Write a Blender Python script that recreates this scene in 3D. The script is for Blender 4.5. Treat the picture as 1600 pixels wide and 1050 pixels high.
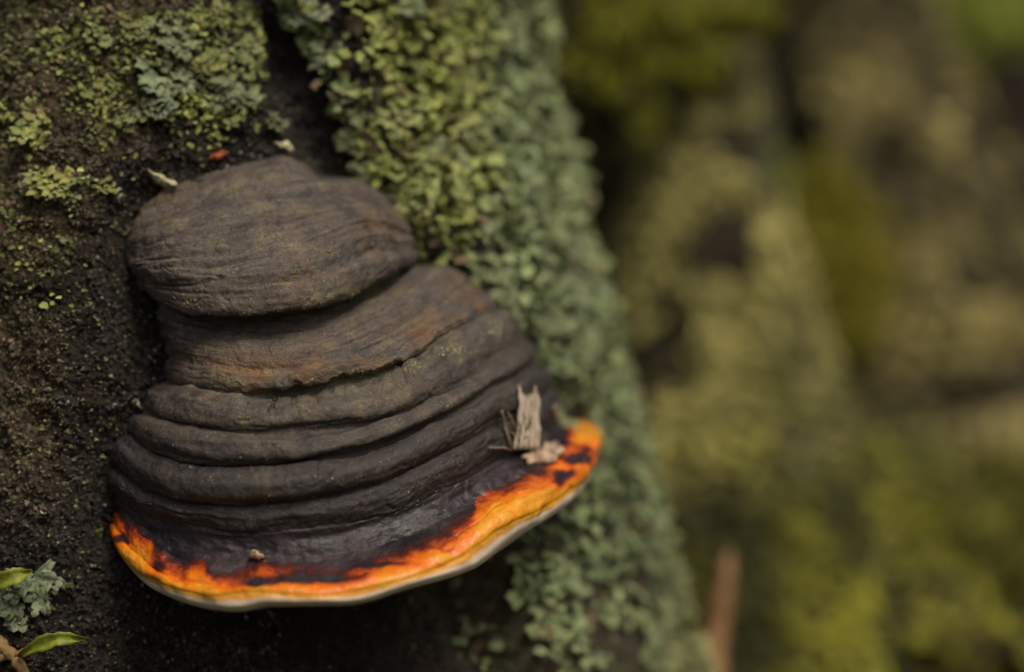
import bpy, math, random
import numpy as np
from mathutils import Vector, Matrix

# ------------------------------------------------------------------ camera, sky, sun, exposure
for o in list(bpy.data.objects):
    bpy.data.objects.remove(o)
scene = bpy.context.scene
COL = scene.collection
H0 = 0.55                      # height of the lens above the forest floor (m)
DIST = 53.0                    # cm from the lens to the plane Y = 0

cam_d = bpy.data.cameras.new('camera')
cam = bpy.data.objects.new('camera', cam_d)
COL.objects.link(cam)
cam.location = (0, -DIST * 0.01, H0)
cam.rotation_euler = (math.radians(90), 0, 0)
cam_d.sensor_width = 36
cam_d.lens = 36 * DIST / 32.0
cam_d.clip_start = 0.02
cam_d.clip_end = 200
cam_d.dof.use_dof = True
cam_d.dof.focus_distance = (DIST - 2.2) * 0.01
cam_d.dof.aperture_fstop = 2.9
scene.camera = cam

SUN_DIR = Vector((0.32, -0.50, 0.80)).normalized()
world = bpy.data.worlds.new('World')
scene.world = world
world.use_nodes = True
wn = world.node_tree
wn.nodes.clear()
sky = wn.nodes.new('ShaderNodeTexSky')
sky.sky_type = 'NISHITA'
sky.sun_disc = False
sky.sun_elevation = math.asin(SUN_DIR.z)
sky.sun_rotation = math.atan2(SUN_DIR.x, SUN_DIR.y)
sky.air_density = 0.4
sky.dust_density = 6.0
sky.ozone_density = 0.0
bg = wn.nodes.new('ShaderNodeBackground')
bg.inputs['Strength'].default_value = 0.07
wo = wn.nodes.new('ShaderNodeOutputWorld')
wn.links.new(sky.outputs[0], bg.inputs[0])
wn.links.new(bg.outputs[0], wo.inputs[0])

sun_d = bpy.data.lights.new('sun', 'SUN')
sun_d.energy = 1.5
sun_d.angle = math.radians(22)
sun_d.color = (1.0, 0.90, 0.74)
sun = bpy.data.objects.new('sun', sun_d)
COL.objects.link(sun)
sun.location = (1, -1, 4)
sun.rotation_euler = SUN_DIR.to_track_quat('Z', 'Y').to_euler()

vs = scene.view_settings
vs.view_transform = 'Standard'
vs.look = 'None'
vs.gamma = 1
vs.use_curve_mapping = False
vs.exposure = 0.36
scene.cycles.use_denoising = True
scene.cycles.max_bounces = 6

# ------------------------------------------------------------------ helpers
rng = np.random.default_rng(7)
random.seed(7)

def P(px, py, Y):
    """a point Y cm behind the reference plane; arrays allowed (cm)"""
    f = (DIST + Y) / DIST
    return np.stack([(px - 800) * 0.02 * f, Y + 0 * px, (525 - py) * 0.02 * f], -1)

def proj(V):
    f = DIST / np.maximum(DIST + V[..., 1], 1)
    return V[..., 0] * f / 0.02 + 800, 525 - V[..., 2] * f / 0.02

def _h(ix, iy, iz, seed):
    h = (ix.astype(np.int64) * 374761393 + iy.astype(np.int64) * 668265263 +
         iz.astype(np.int64) * 2147483647 + seed * 1274126177) & 0xffffffff
    h = ((h ^ (h >> 13)) * 1274126177) & 0xffffffff
    h = ((h ^ (h >> 16)) * 2246822519) & 0xffffffff
    return ((h ^ (h >> 15)) & 0xffffff) / float(0x7fffff) - 1.0

def vnoise(p, seed=0):
    i = np.floor(p).astype(np.int64)
    f = p - i
    f = f * f * f * (f * (f * 6 - 15) + 10)
    x, y, z = i[..., 0], i[..., 1], i[..., 2]
    r = 0
    for dx in (0, 1):
        wx = f[..., 0] if dx else 1 - f[..., 0]
        for dy in (0, 1):
            wy = f[..., 1] if dy else 1 - f[..., 1]
            for dz in (0, 1):
                wz = f[..., 2] if dz else 1 - f[..., 2]
                r = r + _h(x + dx, y + dy, z + dz, seed) * wx * wy * wz
    return r

def fbm(p, octv=4, seed=0, gain=0.5):
    a, r, t = 1.0, 0, 0
    for k in range(octv):
        r = r + a * vnoise(p * (2.03 ** k) + 17.3 * k, seed + k)
        t += a
        a *= gain
    return r / t

def sstep(a, b, x):
    t = np.clip((x - a) / (b - a), 0, 1)
    return t * t * (3 - 2 * t)

def pchip(x, y, xq):
    x = np.asarray(x, float); y = np.asarray(y, float)
    if y.ndim == 1:
        y = y[:, None]; sq = True
    else:
        sq = False
    h = np.diff(x)[:, None]
    d = np.diff(y, axis=0) / h
    m = np.zeros_like(y)
    m[0], m[-1] = d[0], d[-1]
    w1 = 2 * h[1:] + h[:-1]; w2 = h[1:] + 2 * h[:-1]
    ok = d[:-1] * d[1:] > 0
    with np.errstate(divide='ignore', invalid='ignore'):
        hm = (w1 + w2) / (w1 / d[:-1] + w2 / d[1:])
    m[1:-1] = np.where(ok, hm, 0)
    k = np.clip(np.searchsorted(x, xq) - 1, 0, len(x) - 2)
    hh = (x[k + 1] - x[k])
    t = ((xq - x[k]) / hh)[:, None]
    hh = hh[:, None]
    r = ((1 + 2 * t) * (1 - t) ** 2 * y[k] + t * (1 - t) ** 2 * hh * m[k] +
         t * t * (3 - 2 * t) * y[k + 1] + t * t * (t - 1) * hh * m[k + 1])
    return r[:, 0] if sq else r

def mesh_np(name, V, F, mat=None, smooth=True, attrs=None, normals=None):
    """V (n,3) in cm relative to the object's origin, F (m,k) faces"""
    V = np.asarray(V, float) * 0.01
    F = np.asarray(F, np.int32)
    me = bpy.data.meshes.new(name)
    n, m, k = len(V), len(F), F.shape[1]
    me.vertices.add(n)
    me.vertices.foreach_set('co', V.astype(np.float32).ravel())
    me.loops.add(m * k)
    me.loops.foreach_set('vertex_index', F.ravel())
    me.polygons.add(m)
    me.polygons.foreach_set('loop_start', np.arange(0, m * k, k, dtype=np.int32))
    me.polygons.foreach_set('loop_total', np.full(m, k, np.int32))
    me.update(calc_edges=True)
    me.polygons.foreach_set('use_smooth', np.full(m, smooth, bool))
    for an, av in (attrs or {}).items():
        av = np.asarray(av, np.float32)
        if av.ndim == 1:
            a = me.attributes.new(an, 'FLOAT', 'POINT'); a.data.foreach_set('value', av)
        elif av.shape[1] == 3:
            a = me.attributes.new(an, 'FLOAT_VECTOR', 'POINT'); a.data.foreach_set('vector', av.ravel())
        else:
            a = me.attributes.new(an, 'FLOAT_COLOR', 'POINT'); a.data.foreach_set('color', av.ravel())
    if normals is not None:
        me.normals_split_custom_set_from_vertices(normals.tolist())
    if mat:
        me.materials.append(mat)
    return me

def W(c):
    """cm point -> world metres"""
    return Vector((c[0] * 0.01, c[1] * 0.01, c[2] * 0.01 + H0))

def link(name, me, parent=None, loc=None):
    o = bpy.data.objects.new(name, me)
    COL.objects.link(o)
    if parent:
        o.parent = parent
    if loc is not None:
        o.location = loc
    return o

def tag(o, label, cat=None, group=None, kind=None):
    o['label'] = label
    if cat: o['category'] = cat
    if group: o['group'] = group
    if kind: o['kind'] = kind
    return o

def grid_faces(nr, nc):
    i = np.arange(nr - 1)[:, None] * nc + np.arange(nc - 1)[None]
    return np.stack([i, i + 1, i + nc + 1, i + nc], -1).reshape(-1, 4)

def grid_normals(G):
    du = np.gradient(G, axis=1); dv = np.gradient(G, axis=0)
    n = np.cross(dv, du)
    return n / np.maximum(np.linalg.norm(n, axis=-1, keepdims=True), 1e-9)

# ------------------------------------------------------------------ materials
def new_mat(name):
    m = bpy.data.materials.new(name); m.use_nodes = True
    nt = m.node_tree
    b = nt.nodes['Principled BSDF']
    return m, nt, b

def N(nt, typ, **kw):
    n = nt.nodes.new(typ)
    for k, v in kw.items():
        if k in n.inputs: n.inputs[k].default_value = v
        else: setattr(n, k, v)
    return n

def noise(nt, vec, scale, detail=4, rough=0.6, dist=0.0):
    n = N(nt, 'ShaderNodeTexNoise')
    n.inputs['Scale'].default_value = scale; n.inputs['Detail'].default_value = detail
    n.inputs['Roughness'].default_value = rough; n.inputs['Distortion'].default_value = dist
    if vec is not None: nt.links.new(vec, n.inputs['Vector'])
    return n.outputs['Fac']

def ramp(nt, fac, stops):
    r = N(nt, 'ShaderNodeValToRGB')
    els = r.color_ramp.elements
    while len(els) < len(stops): els.new(0.5)
    for e, (p, c) in zip(els, stops):
        e.position = p
        e.color = (c, c, c, 1) if isinstance(c, (int, float)) else (*c, 1)
    nt.links.new(fac, r.inputs[0])
    return r.outputs[0]

def mix(nt, fac, a, b, mode='MIX'):
    n = N(nt, 'ShaderNodeMix', data_type='RGBA', blend_type=mode)
    for i, v in ((0, fac), (6, a), (7, b)):
        if isinstance(v, (int, float)): n.inputs[i].default_value = v
        elif isinstance(v, tuple): n.inputs[i].default_value = (*v, 1)
        else: nt.links.new(v, n.inputs[i])
    return n.outputs[2]

def math_n(nt, op, a, b=0.0, clamp=False):
    n = N(nt, 'ShaderNodeMath', operation=op, use_clamp=clamp)
    for i, v in ((0, a), (1, b)):
        if isinstance(v, (int, float)): n.inputs[i].default_value = v
        else: nt.links.new(v, n.inputs[i])
    return n.outputs[0]

def attr(nt, name):
    return N(nt, 'ShaderNodeAttribute', attribute_name=name)

def bump(nt, b, hgt, dist, strength=1.0, prev=None):
    n = N(nt, 'ShaderNodeBump')
    n.inputs['Strength'].default_value = strength
    n.inputs['Distance'].default_value = dist
    nt.links.new(hgt, n.inputs['Height'])
    if prev: nt.links.new(prev, n.inputs['Normal'])
    nt.links.new(n.outputs[0], b.inputs['Normal'])
    return n.outputs[0]

def geo_pos(nt):
    return N(nt, 'ShaderNodeNewGeometry').outputs['Position']

# fungus: one material for every band of the bracket, driven by pigment attributes
def fungus_material():
    m, nt, b = new_mat('bracket_crust')
    L = nt.links
    pos = geo_pos(nt)
    suv = attr(nt, 'suv').outputs['Vector']            # along the rim, down the cap
    pig = attr(nt, 'pig').outputs['Vector']            # x orange, y pore white, z cap tint
    sp = N(nt, 'ShaderNodeSeparateXYZ'); L.new(pig, sp.inputs[0])
    extra = attr(nt, 'extra').outputs['Vector']        # x green crust, y rust, z age (0 young .. 1 old)
    se = N(nt, 'ShaderNodeSeparateXYZ'); L.new(extra, se.inputs[0])
    streak = noise(nt, suv, 1.0, 6, 0.65)
    n_big = noise(nt, pos, 55, 4, 0.6)
    n_mid = noise(nt, pos, 260, 5, 0.65)
    n_fin = noise(nt, pos, 1900, 3, 0.7)
    n_spk = noise(nt, pos, 900, 2, 0.5)
    cap = ramp(nt, streak, [(0.25, (0.052, 0.042, 0.036)), (0.5, (0.084, 0.069, 0.058)), (0.62, (0.108, 0.092, 0.078)), (0.8, (0.135, 0.120, 0.108))])
    young = ramp(nt, streak, [(0.3, (0.016, 0.013, 0.012)), (0.55, (0.032, 0.026, 0.024)), (0.75, (0.052, 0.044, 0.038))])
    cap = mix(nt, math_n(nt, 'MULTIPLY', ramp(nt, n_big, [(0.45, 0.0), (0.7, 1.0)]), 0.5), cap, (0.125, 0.092, 0.062))
    cap = mix(nt, math_n(nt, 'MULTIPLY', se.outputs[1], ramp(nt, n_big, [(0.45, 0.0), (0.62, 1.0)])), cap, (0.150, 0.080, 0.038))
    cap = mix(nt, math_n(nt, 'MULTIPLY', se.outputs[0], ramp(nt, n_mid, [(0.3, 0.1), (0.6, 1.0)])), cap, (0.034, 0.046, 0.010))
    n_film = noise(nt, pos, 120, 5, 0.7)
    cap = mix(nt, ramp(nt, n_film, [(0.52, 0.0), (0.64, 0.7)]), cap, (0.160, 0.132, 0.070))
    cap = mix(nt, ramp(nt, n_film, [(0.34, 0.75), (0.47, 0.0)]), cap, (0.034, 0.028, 0.028))
    young = mix(nt, ramp(nt, n_film, [(0.56, 0.0), (0.70, 0.35)]), young, (0.085, 0.070, 0.045))
    cap = mix(nt, se.outputs[2], young, cap)
    cap = mix(nt, 0.85, cap, ramp(nt, n_fin, [(0.3, 0.45), (0.5, 0.95), (0.72, 1.7)]), 'MULTIPLY')
    cap = mix(nt, ramp(nt, n_spk, [(0.66, 0.0), (0.74, 0.55)]), cap, (0.20, 0.165, 0.115))
    cap = mix(nt, ramp(nt, n_spk, [(0.26, 0.75), (0.33, 0.0)]), cap, (0.014, 0.011, 0.010))
    mpr = N(nt, 'ShaderNodeMapping'); mpr.inputs['Scale'].default_value = (0.10, 0.55, 1)
    L.new(suv, mpr.inputs[0])
    ring = noise(nt, mpr.outputs[0], 1.0, 3, 0.6)
    cap = mix(nt, 0.9, cap, ramp(nt, ring, [(0.3, (0.55, 0.53, 0.54)), (0.5, (1.0, 1.0, 1.0)), (0.7, (1.4, 1.36, 1.28))]), 'MULTIPLY')
    # resin belt to orange margin
    warp = math_n(nt, 'ADD', sp.outputs[0], math_n(nt, 'MULTIPLY', math_n(nt, 'SUBTRACT', math_n(nt, 'ADD', math_n(nt, 'MULTIPLY', n_mid, 0.6), math_n(nt, 'MULTIPLY', n_spk, 0.4)), 0.5), 0.75))
    belt = ramp(nt, n_big, [(0.38, (0.010, 0.008, 0.009)), (0.55, (0.022, 0.015, 0.018)), (0.72, (0.055, 0.034, 0.040))])
    belt = mix(nt, 0.7, belt, ramp(nt, streak, [(0.3, 0.5), (0.7, 1.5)]), 'MULTIPLY')
    om = ramp(nt, warp, [(0.06, 0.0), (0.30, 1.0)])
    oc = ramp(nt, warp, [(0.12, (0.028, 0.009, 0.010)), (0.34, (0.10, 0.017, 0.009)), (0.52, (0.42, 0.066, 0.008)), (0.70, (0.74, 0.165, 0.006)), (0.90, (0.75, 0.21, 0.008)), (1.0, (0.72, 0.31, 0.02))])
    oc = mix(nt, 0.35, oc, ramp(nt, n_big, [(0.3, 0.7), (0.6, 1.12)]), 'MULTIPLY')
    oc = mix(nt, math_n(nt, 'MULTIPLY', attr(nt, 'rimline').outputs['Fac'], 0.85), oc, (0.66, 0.33, 0.03))
    beltm = mix(nt, om, belt, oc)
    col = mix(nt, sp.outputs[2], cap, beltm)
    pore = mix(nt, ramp(nt, n_mid, [(0.3, 0.0), (0.75, 1.0)]), (0.64, 0.56, 0.42), (0.52, 0.43, 0.30))
    col = mix(nt, sp.outputs[1], col, pore)
    L.new(col, b.inputs['Base Color'])
    r1 = mix(nt, se.outputs[2], ramp(nt, n_mid, [(0.3, 0.42), (0.7, 0.6)]), ramp(nt, n_mid, [(0.3, 0.58), (0.7, 0.8)]))
    r2 = mix(nt, om, ramp(nt, n_big, [(0.35, 0.40), (0.65, 0.66)]), ramp(nt, n_mid, [(0.3, 0.24), (0.7, 0.44)]))
    r = mix(nt, sp.outputs[2], r1, r2)
    r = mix(nt, sp.outputs[1], r, (0.7, 0.7, 0.7))
    L.new(r, b.inputs['Roughness'])
    b.inputs['Specular IOR Level'].default_value = 0.45
    h = math_n(nt, 'ADD', math_n(nt, 'MULTIPLY', streak, 0.30), math_n(nt, 'MULTIPLY', n_mid, 0.75))
    h = math_n(nt, 'ADD', h, math_n(nt, 'MULTIPLY', n_fin, 0.30))
    n_wr = noise(nt, pos, 240, 4, 0.5, 0.5)
    hw = math_n(nt, 'ADD', math_n(nt, 'MULTIPLY', n_wr, 0.55), math_n(nt, 'MULTIPLY', n_mid, 0.55))
    hw = math_n(nt, 'ADD', hw, math_n(nt, 'MULTIPLY', n_spk, 0.10))
    h = mix(nt, sp.outputs[2], h, hw)
    hs = mix(nt, sp.outputs[1], h, (0.5, 0.5, 0.5))
    bump(nt, b, hs, 0.0011, 0.9)
    return m

def bark_material():
    m, nt, b = new_mat('wet_bark')
    L = nt.links
    pos = geo_pos(nt)
    a = attr(nt, 'zone').outputs['Vector']             # x wet black bark, y brown crumbly, z green film
    sp = N(nt, 'ShaderNodeSeparateXYZ'); L.new(a, sp.inputs[0])
    n1 = noise(nt, pos, 70, 5, 0.65)
    n2 = noise(nt, pos, 420, 5, 0.7)
    n3 = noise(nt, pos, 1500, 3, 0.7)
    brown = ramp(nt, math_n(nt, 'ADD', math_n(nt, 'MULTIPLY', n2, 0.6), math_n(nt, 'MULTIPLY', n1, 0.4)), [(0.36, (0.020, 0.014, 0.010)), (0.46, (0.085, 0.062, 0.038)), (0.58, (0.18, 0.135, 0.082)), (0.75, (0.30, 0.24, 0.16))])
    dark = ramp(nt, n2, [(0.35, (0.005, 0.004, 0.0035)), (0.55, (0.020, 0.015, 0.012)), (0.75, (0.050, 0.038, 0.030))])
    c = mix(nt, sp.outputs[1], dark, brown)
    green = ramp(nt, n3, [(0.3, (0.025, 0.030, 0.010)), (0.7, (0.10, 0.11, 0.045))])
    c = mix(nt, math_n(nt, 'MULTIPLY', sp.outputs[2], ramp(nt, n1, [(0.45, 0.0), (0.62, 0.9)])), c, green)
    c = mix(nt, ramp(nt, noise(nt, pos, 33, 3), [(0.55, 0.0), (0.7, 0.45)]), c, (0.045, 0.020, 0.012))
    L.new(c, b.inputs['Base Color'])
    L.new(mix(nt, sp.outputs[0], ramp(nt, n2, [(0.3, 0.6), (0.7, 0.9)]), ramp(nt, n2, [(0.3, 0.18), (0.7, 0.5)])), b.inputs['Roughness'])
    L.new(math_n(nt, 'ADD', math_n(nt, 'MULTIPLY', sp.outputs[0], 0.38), 0.12), b.inputs['Specular IOR Level'])
    h = math_n(nt, 'ADD', n2, math_n(nt, 'MULTIPLY', n3, 0.5))
    bump(nt, b, h, 0.0022, 1.0)
    return m

def col_material(name, rough=0.8, noise_scale=900, bumpd=0.0006, sss=0.0, lo=0.6, hi=1.3, coat=0.0):
    """colour from the per-piece attribute 'col', broken up by noise"""
    m, nt, b = new_mat(name)
    pos = geo_pos(nt)
    c = attr(nt, 'col').outputs['Color']
    n = noise(nt, pos, noise_scale, 4, 0.65)
    c = mix(nt, 1.0, c, ramp(nt, n, [(0.25, lo), (0.75, hi)]), 'MULTIPLY')
    nt.links.new(c, b.inputs['Base Color'])
    b.inputs['Roughness'].default_value = rough
    if coat: b.inputs['Specular IOR Level'].default_value = coat
    bump(nt, b, n, bumpd, 0.8)
    return m

def lobe_material():
    """foliose lichen lobes: object colour, paler powdery rim, brown-dotted surface"""
    m, nt, b = new_mat('lichen_lobe')
    oi = N(nt, 'ShaderNodeObjectInfo')
    tc = N(nt, 'ShaderNodeTexCoord').outputs['Object']
    e = attr(nt, 'edge').outputs['Fac']
    n = noise(nt, tc, 900, 4, 0.65)
    n2 = noise(nt, tc, 2600, 3, 0.7)
    c = mix(nt, ramp(nt, e, [(0.45, 0.0), (1.0, 0.35)]), oi.outputs['Color'], (0.48, 0.52, 0.30))
    c = mix(nt, ramp(nt, e, [(0.0, 0.65), (0.6, 0.0)]), c, (0.09, 0.085, 0.035))
    c = mix(nt, 1.0, c, ramp(nt, n, [(0.25, 0.6), (0.75, 1.35)]), 'MULTIPLY')
    c = mix(nt, 1.0, c, ramp(nt, n2, [(0.25, 0.75), (0.75, 1.2)]), 'MULTIPLY')
    c = mix(nt, ramp(nt, n2, [(0.66, 0.0), (0.74, 0.6)]), c, (0.07, 0.05, 0.03))
    nt.links.new(c, b.inputs['Base Color'])
    b.inputs['Roughness'].default_value = 0.72
    bump(nt, b, math_n(nt, 'ADD', n, math_n(nt, 'MULTIPLY', n2, 0.4)), 0.0008, 0.9)
    return m

def plain_material(name, c1, c2, scale=600, rough=0.7, bumpd=0.0006, stretch=None, spec=0.4):
    m, nt, b = new_mat(name)
    tc = N(nt, 'ShaderNodeTexCoord').outputs['Object']
    if stretch:
        mp = N(nt, 'ShaderNodeMapping'); mp.inputs['Scale'].default_value = stretch
        nt.links.new(tc, mp.inputs[0]); tc = mp.outputs[0]
    n = noise(nt, tc, scale, 5, 0.65)
    nt.links.new(ramp(nt, n, [(0.3, c1), (0.7, c2)]), b.inputs['Base Color'])
    b.inputs['Roughness'].default_value = rough
    b.inputs['Specular IOR Level'].default_value = spec
    bump(nt, b, n, bumpd, 0.9)
    return m

M_FUN = fungus_material()
M_BARK = bark_material()
M_LOBE = lobe_material()
M_LMAT = col_material('lichen_mat', 0.8, 1100, 0.0007)
M_MOSS = col_material('moss_shoots', 0.6, 500, 0.0004, lo=0.7, hi=1.25)
M_CRUMB = col_material('bark_crumb', 0.5, 1500, 0.0006)
M_SOIL = None

# ------------------------------------------------------------------ ground
def ground_z(X, Y):
    z = np.interp(Y, [-300, 0, 30, 60, 90, 120, 160, 230, 350, 500, 1200, 3000], [-56, -50, -42, -29, -22, -14, -4, 16, 52, 100, 250, 420])
    p = np.stack([X * 0.03, Y * 0.03, 0 * X], -1)
    z = z + 4.5 * fbm(p, 3, 5) + 2.2 * fbm(p * 4.2, 3, 15)
    z = z + 13.5 * np.exp(-((X - 27) / 19) ** 2 - ((Y - 60) / 24) ** 2)      # bank at the foot of the roots
    return z + np.clip((X - 60) * 0.05, -5, 30)

def build_ground():
    ax = np.concatenate([np.linspace(-3000, -150, 24)[:-1], np.linspace(-150, 150, 260), np.linspace(150, 3000, 24)[1:]])
    ay = np.concatenate([np.linspace(-600, -60, 12)[:-1], np.linspace(-60, 260, 280), np.linspace(260, 3000, 40)[1:]])
    X, Y = np.meshgrid(ax, ay)
    Z = ground_z(X, Y)
    m, nt, b = new_mat('forest_floor')
    pos = geo_pos(nt)
    n1 = noise(nt, pos, 9, 4, 0.6); n2 = noise(nt, pos, 90, 4, 0.7)
    soil = ramp(nt, n2, [(0.3, (0.012, 0.008, 0.005)), (0.7, (0.06, 0.042, 0.02))])
    grn = ramp(nt, n2, [(0.3, (0.03, 0.032, 0.005)), (0.7, (0.085, 0.085, 0.014))])
    nt.links.new(mix(nt, ramp(nt, n1, [(0.4, 0.0), (0.55, 1.0)]), soil, grn), b.inputs['Base Color'])
    b.inputs['Roughness'].default_value = 0.9
    bump(nt, b, n2, 0.01, 0.8)
    V = np.stack([X, Y, Z], -1).reshape(-1, 3)
    g = link('ground', mesh_np('ground', V, grid_faces(*X.shape), m), loc=(0, 0, H0))
    tag(g, 'mossy forest floor rising behind the tree', kind='structure')
build_ground()

# ------------------------------------------------------------------ the tree: trunk and buttress roots
def trunk_radius(Z):
    return np.interp(Z, [-60, -46, -30, -18, -10, 0, 10, 30, 120], [48, 40, 28.5, 23.7, 20.8, 18.0, 15.8, 14.6, 14.0])
def furrow_phi(Z):            # the dark bark furrow that runs down behind the bracket
    return np.radians(np.interp(Z, [-40, 2, 5, 8, 11, 30], [44, 38, 33, 27, 23.5, 21]))

LEFT_EDGE = np.array([(225, 320), (196, 370), (205, 420), (235, 460), (250, 500), (262, 560), (240, 620), (205, 670), (182, 720), (176, 770), (180, 830)], float)

def build_trunk_grid():
    ph = np.concatenate([np.linspace(-180, -35, 50)[:-1], np.linspace(-35, 100, 640), np.linspace(100, 180, 30)[1:]])
    zz = np.concatenate([np.linspace(-60, -15, 60)[:-1], np.linspace(-15, 15, 600), np.linspace(15, 120, 60)[1:]])
    PH, Z = np.meshgrid(np.radians(ph), zz)
    R = trunk_radius(Z)
    cx = -14.2
    cy = 16.6 + 0 * Z
    cy = cy + np.interp(Z, [-46, -18, -10, 0, 10], [13, 4.6, 2.9, 1.1, 0])
    base = np.stack([cx + R * np.sin(PH), cy - R * np.cos(PH), Z], -1)
    nrm = np.stack([np.sin(PH), -np.cos(PH), 0 * Z], -1)
    q = base.copy(); q[..., 2] *= 0.55
    d = 0.75 * fbm(q * 0.16, 3, 3) + 0.38 * fbm(q * 0.55, 3, 11)
    crumb = fbm(base * 1.9, 4, 21, 0.62)
    wq = base + 0.35 * np.stack([vnoise(base * 1.3, 33), vnoise(base * 1.3, 34), vnoise(base * 1.3, 35)], -1)
    d = d + 0.34 * crumb - 0.22 * np.abs(fbm(wq * 2.6, 3, 31)) + 0.10 * fbm(wq * 6.5, 2, 41)
    fp = furrow_phi(Z)
    df = (PH - fp) * R
    wob = 0.45 * vnoise(np.stack([Z * 0.5, 0 * Z, 0 * Z], -1), 61)
    d = d - 1.35 * np.exp(-((df + wob) / 1.15) ** 2)
    d = d + 0.9 * sstep(0.7, 2.6, df + wob) * sstep(60, 25, np.degrees(PH))
    # bark drawn in along the side of the bracket
    px, py = proj(base)
    dist = np.full(px.shape, 1e9)
    for a, b2 in zip(LEFT_EDGE[:-1], LEFT_EDGE[1:]):
        ab = b2 - a
        t = np.clip(((px - a[0]) * ab[0] + (py - a[1]) * ab[1]) / (ab @ ab), 0, 1)
        dist = np.minimum(dist, np.hypot(px - a[0] - t * ab[0], py - a[1] - t * ab[1]))
    front = np.cos(PH) > -0.2
    d = d - 1.0 * np.exp(-(dist / 48) ** 2) * front
    d = d - 1.1 * np.exp(-(((px - 480) / 330) ** 2 + ((py - 960) / 130) ** 2)) * front
    G = base + nrm * d[..., None]
    return G, px, py, front, PH

TG, TPX, TPY, TFR, TPH = build_trunk_grid()
TN = grid_normals(TG)
if (TN[..., 1] * np.cos(TPH)).mean() > 0: TN = -TN

def trunk_zone():
    nz = fbm(TG * 0.35, 3, 71)
    wet = np.clip(sstep(80, 200, TPX + 60 * nz) * sstep(200, 300, TPY + 60 * nz) + sstep(640, 860, TPY + 90 * nz) +
                  sstep(405, 425, TPX + 20 * nz) * sstep(620, 560, TPX), 0, 1)
    brown = np.clip(sstep(560, 330, TPY + 80 * nz) * sstep(240, 120, TPX + 60 * nz - 0.6 * np.clip(230 - TPY, -200, 200)), 0, 1)
    brown = np.maximum(brown, 0.85 * sstep(540, 600, TPX) * sstep(600, 300, TPY))
    brown = np.maximum(brown, 0.5 * sstep(640, 760, TPX + 60 * nz) * sstep(760, 900, TPY))
    brown = np.maximum(brown, 0.8 * sstep(150, 50, TPX + 60 * nz) * sstep(440, 520, TPY) * sstep(860, 740, TPY))
    green = np.clip(0.9 * sstep(200, 60, TPX + 50 * nz) * sstep(500, 300, TPY) + sstep(560, 640, TPX) + 0.35, 0, 1)
    green = green * (1 - 0.75 * wet * (TPX < 640))
    return np.stack([wet, np.clip(brown + 0.05, 0, 1) * (1 - 0.6 * wet * (TPX < 600)), green], -1)
TZ = trunk_zone()

tree = link('tree', None, loc=W((-14.2, 18, -48)))
tree.empty_display_size = 0.1
tag(tree, 'lichen-covered old tree trunk with dark wet bark carrying the banded bracket fungus', 'tree')
def tloc(V):
    return V - np.array([-14.2, 18, -48])
ff = grid_faces(*TG.shape[:2])
link('trunk', mesh_np('trunk', tloc(TG.reshape(-1, 3)), ff[:, ::-1], M_BARK, attrs={'zone': TZ.reshape(-1, 3)}), tree)

ROOTS = []
def build_root(name, spine, seed, zone, flat=1.0, amp=1.0):
    sp = np.array(spine, float)                       # px, py, Y, r
    t = np.arange(len(sp))
    tq = np.linspace(0, len(sp) - 1, 190)
    s = pchip(t, sp, tq)
    C = P(s[:, 0], s[:, 1], s[:, 2])
    r = s[:, 3]
    tan = np.gradient(C, axis=0); tan /= np.linalg.norm(tan, axis=1, keepdims=True)
    u = np.cross(tan, np.array([0, -1.0, 0])); u /= np.linalg.norm(u, axis=1, keepdims=True)
    w = np.cross(u, tan)
    a = np.linspace(0, 2 * np.pi, 121)
    dirv = np.cos(a)[None, :, None] * u[:, None] + flat * np.sin(a)[None, :, None] * w[:, None]
    G = C[:, None] + dirv * r[:, None, None]
    q = G * np.array([1, 1, 0.5])
    disp = amp * (1.5 * fbm(q * 0.13, 3, seed) + 0.8 * fbm(q * 0.45, 3, seed + 9) + 0.35 * fbm(G * 1.4, 3, seed + 19))
    G = G + dirv * disp[..., None]
    G[:, -1] = G[:, 0]
    nn = grid_normals(G)
    if (nn * dirv).sum(-1).mean() < 0: nn = -nn
    z = np.tile(np.array(zone, float), (G.shape[0] * G.shape[1], 1))
    o = link('root', mesh_np(name, tloc(G.reshape(-1, 3)), grid_faces(*G.shape[:2]), M_BARK, attrs={'zone': z}), tree)
    o['label'] = name
    ROOTS.append((G, nn))

build_root('olive lichen-covered buttress root beside the trunk', [(1075, -420, 66, 5.2), (1085, 60, 60, 3.9), (1108, 330, 56, 5.0), (1132, 560, 54, 6.4), (1150, 800, 52, 7.8), (1190, 1100, 50, 11.0), (1240, 1500, 48, 14)], 101, (0.0, 0.2, 0.8))
build_root('broad mossy root leaning away behind the crevice', [(1250, -500, 112, 10.0), (1308, 0, 108, 7.2), (1345, 140, 106, 7.8), (1420, 330, 102, 9.2), (1500, 600, 94, 10.2), (1570, 820, 84, 12), (1690, 1150, 76, 16), (1760, 1650, 72, 18)], 131, (0.0, 0.28, 0.6))
build_root('dark root added to stand in for the shaded gap beside the trunk', [(950, -420, 76, 8.5), (970, 60, 74, 7.8), (1040, 400, 70, 7.5), (1160, 760, 64, 9), (1300, 1200, 52, 14)], 161, (0.0, 0.12, 0.3))  # added dark tube: its bark colour stands in for shade in the recess

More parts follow.
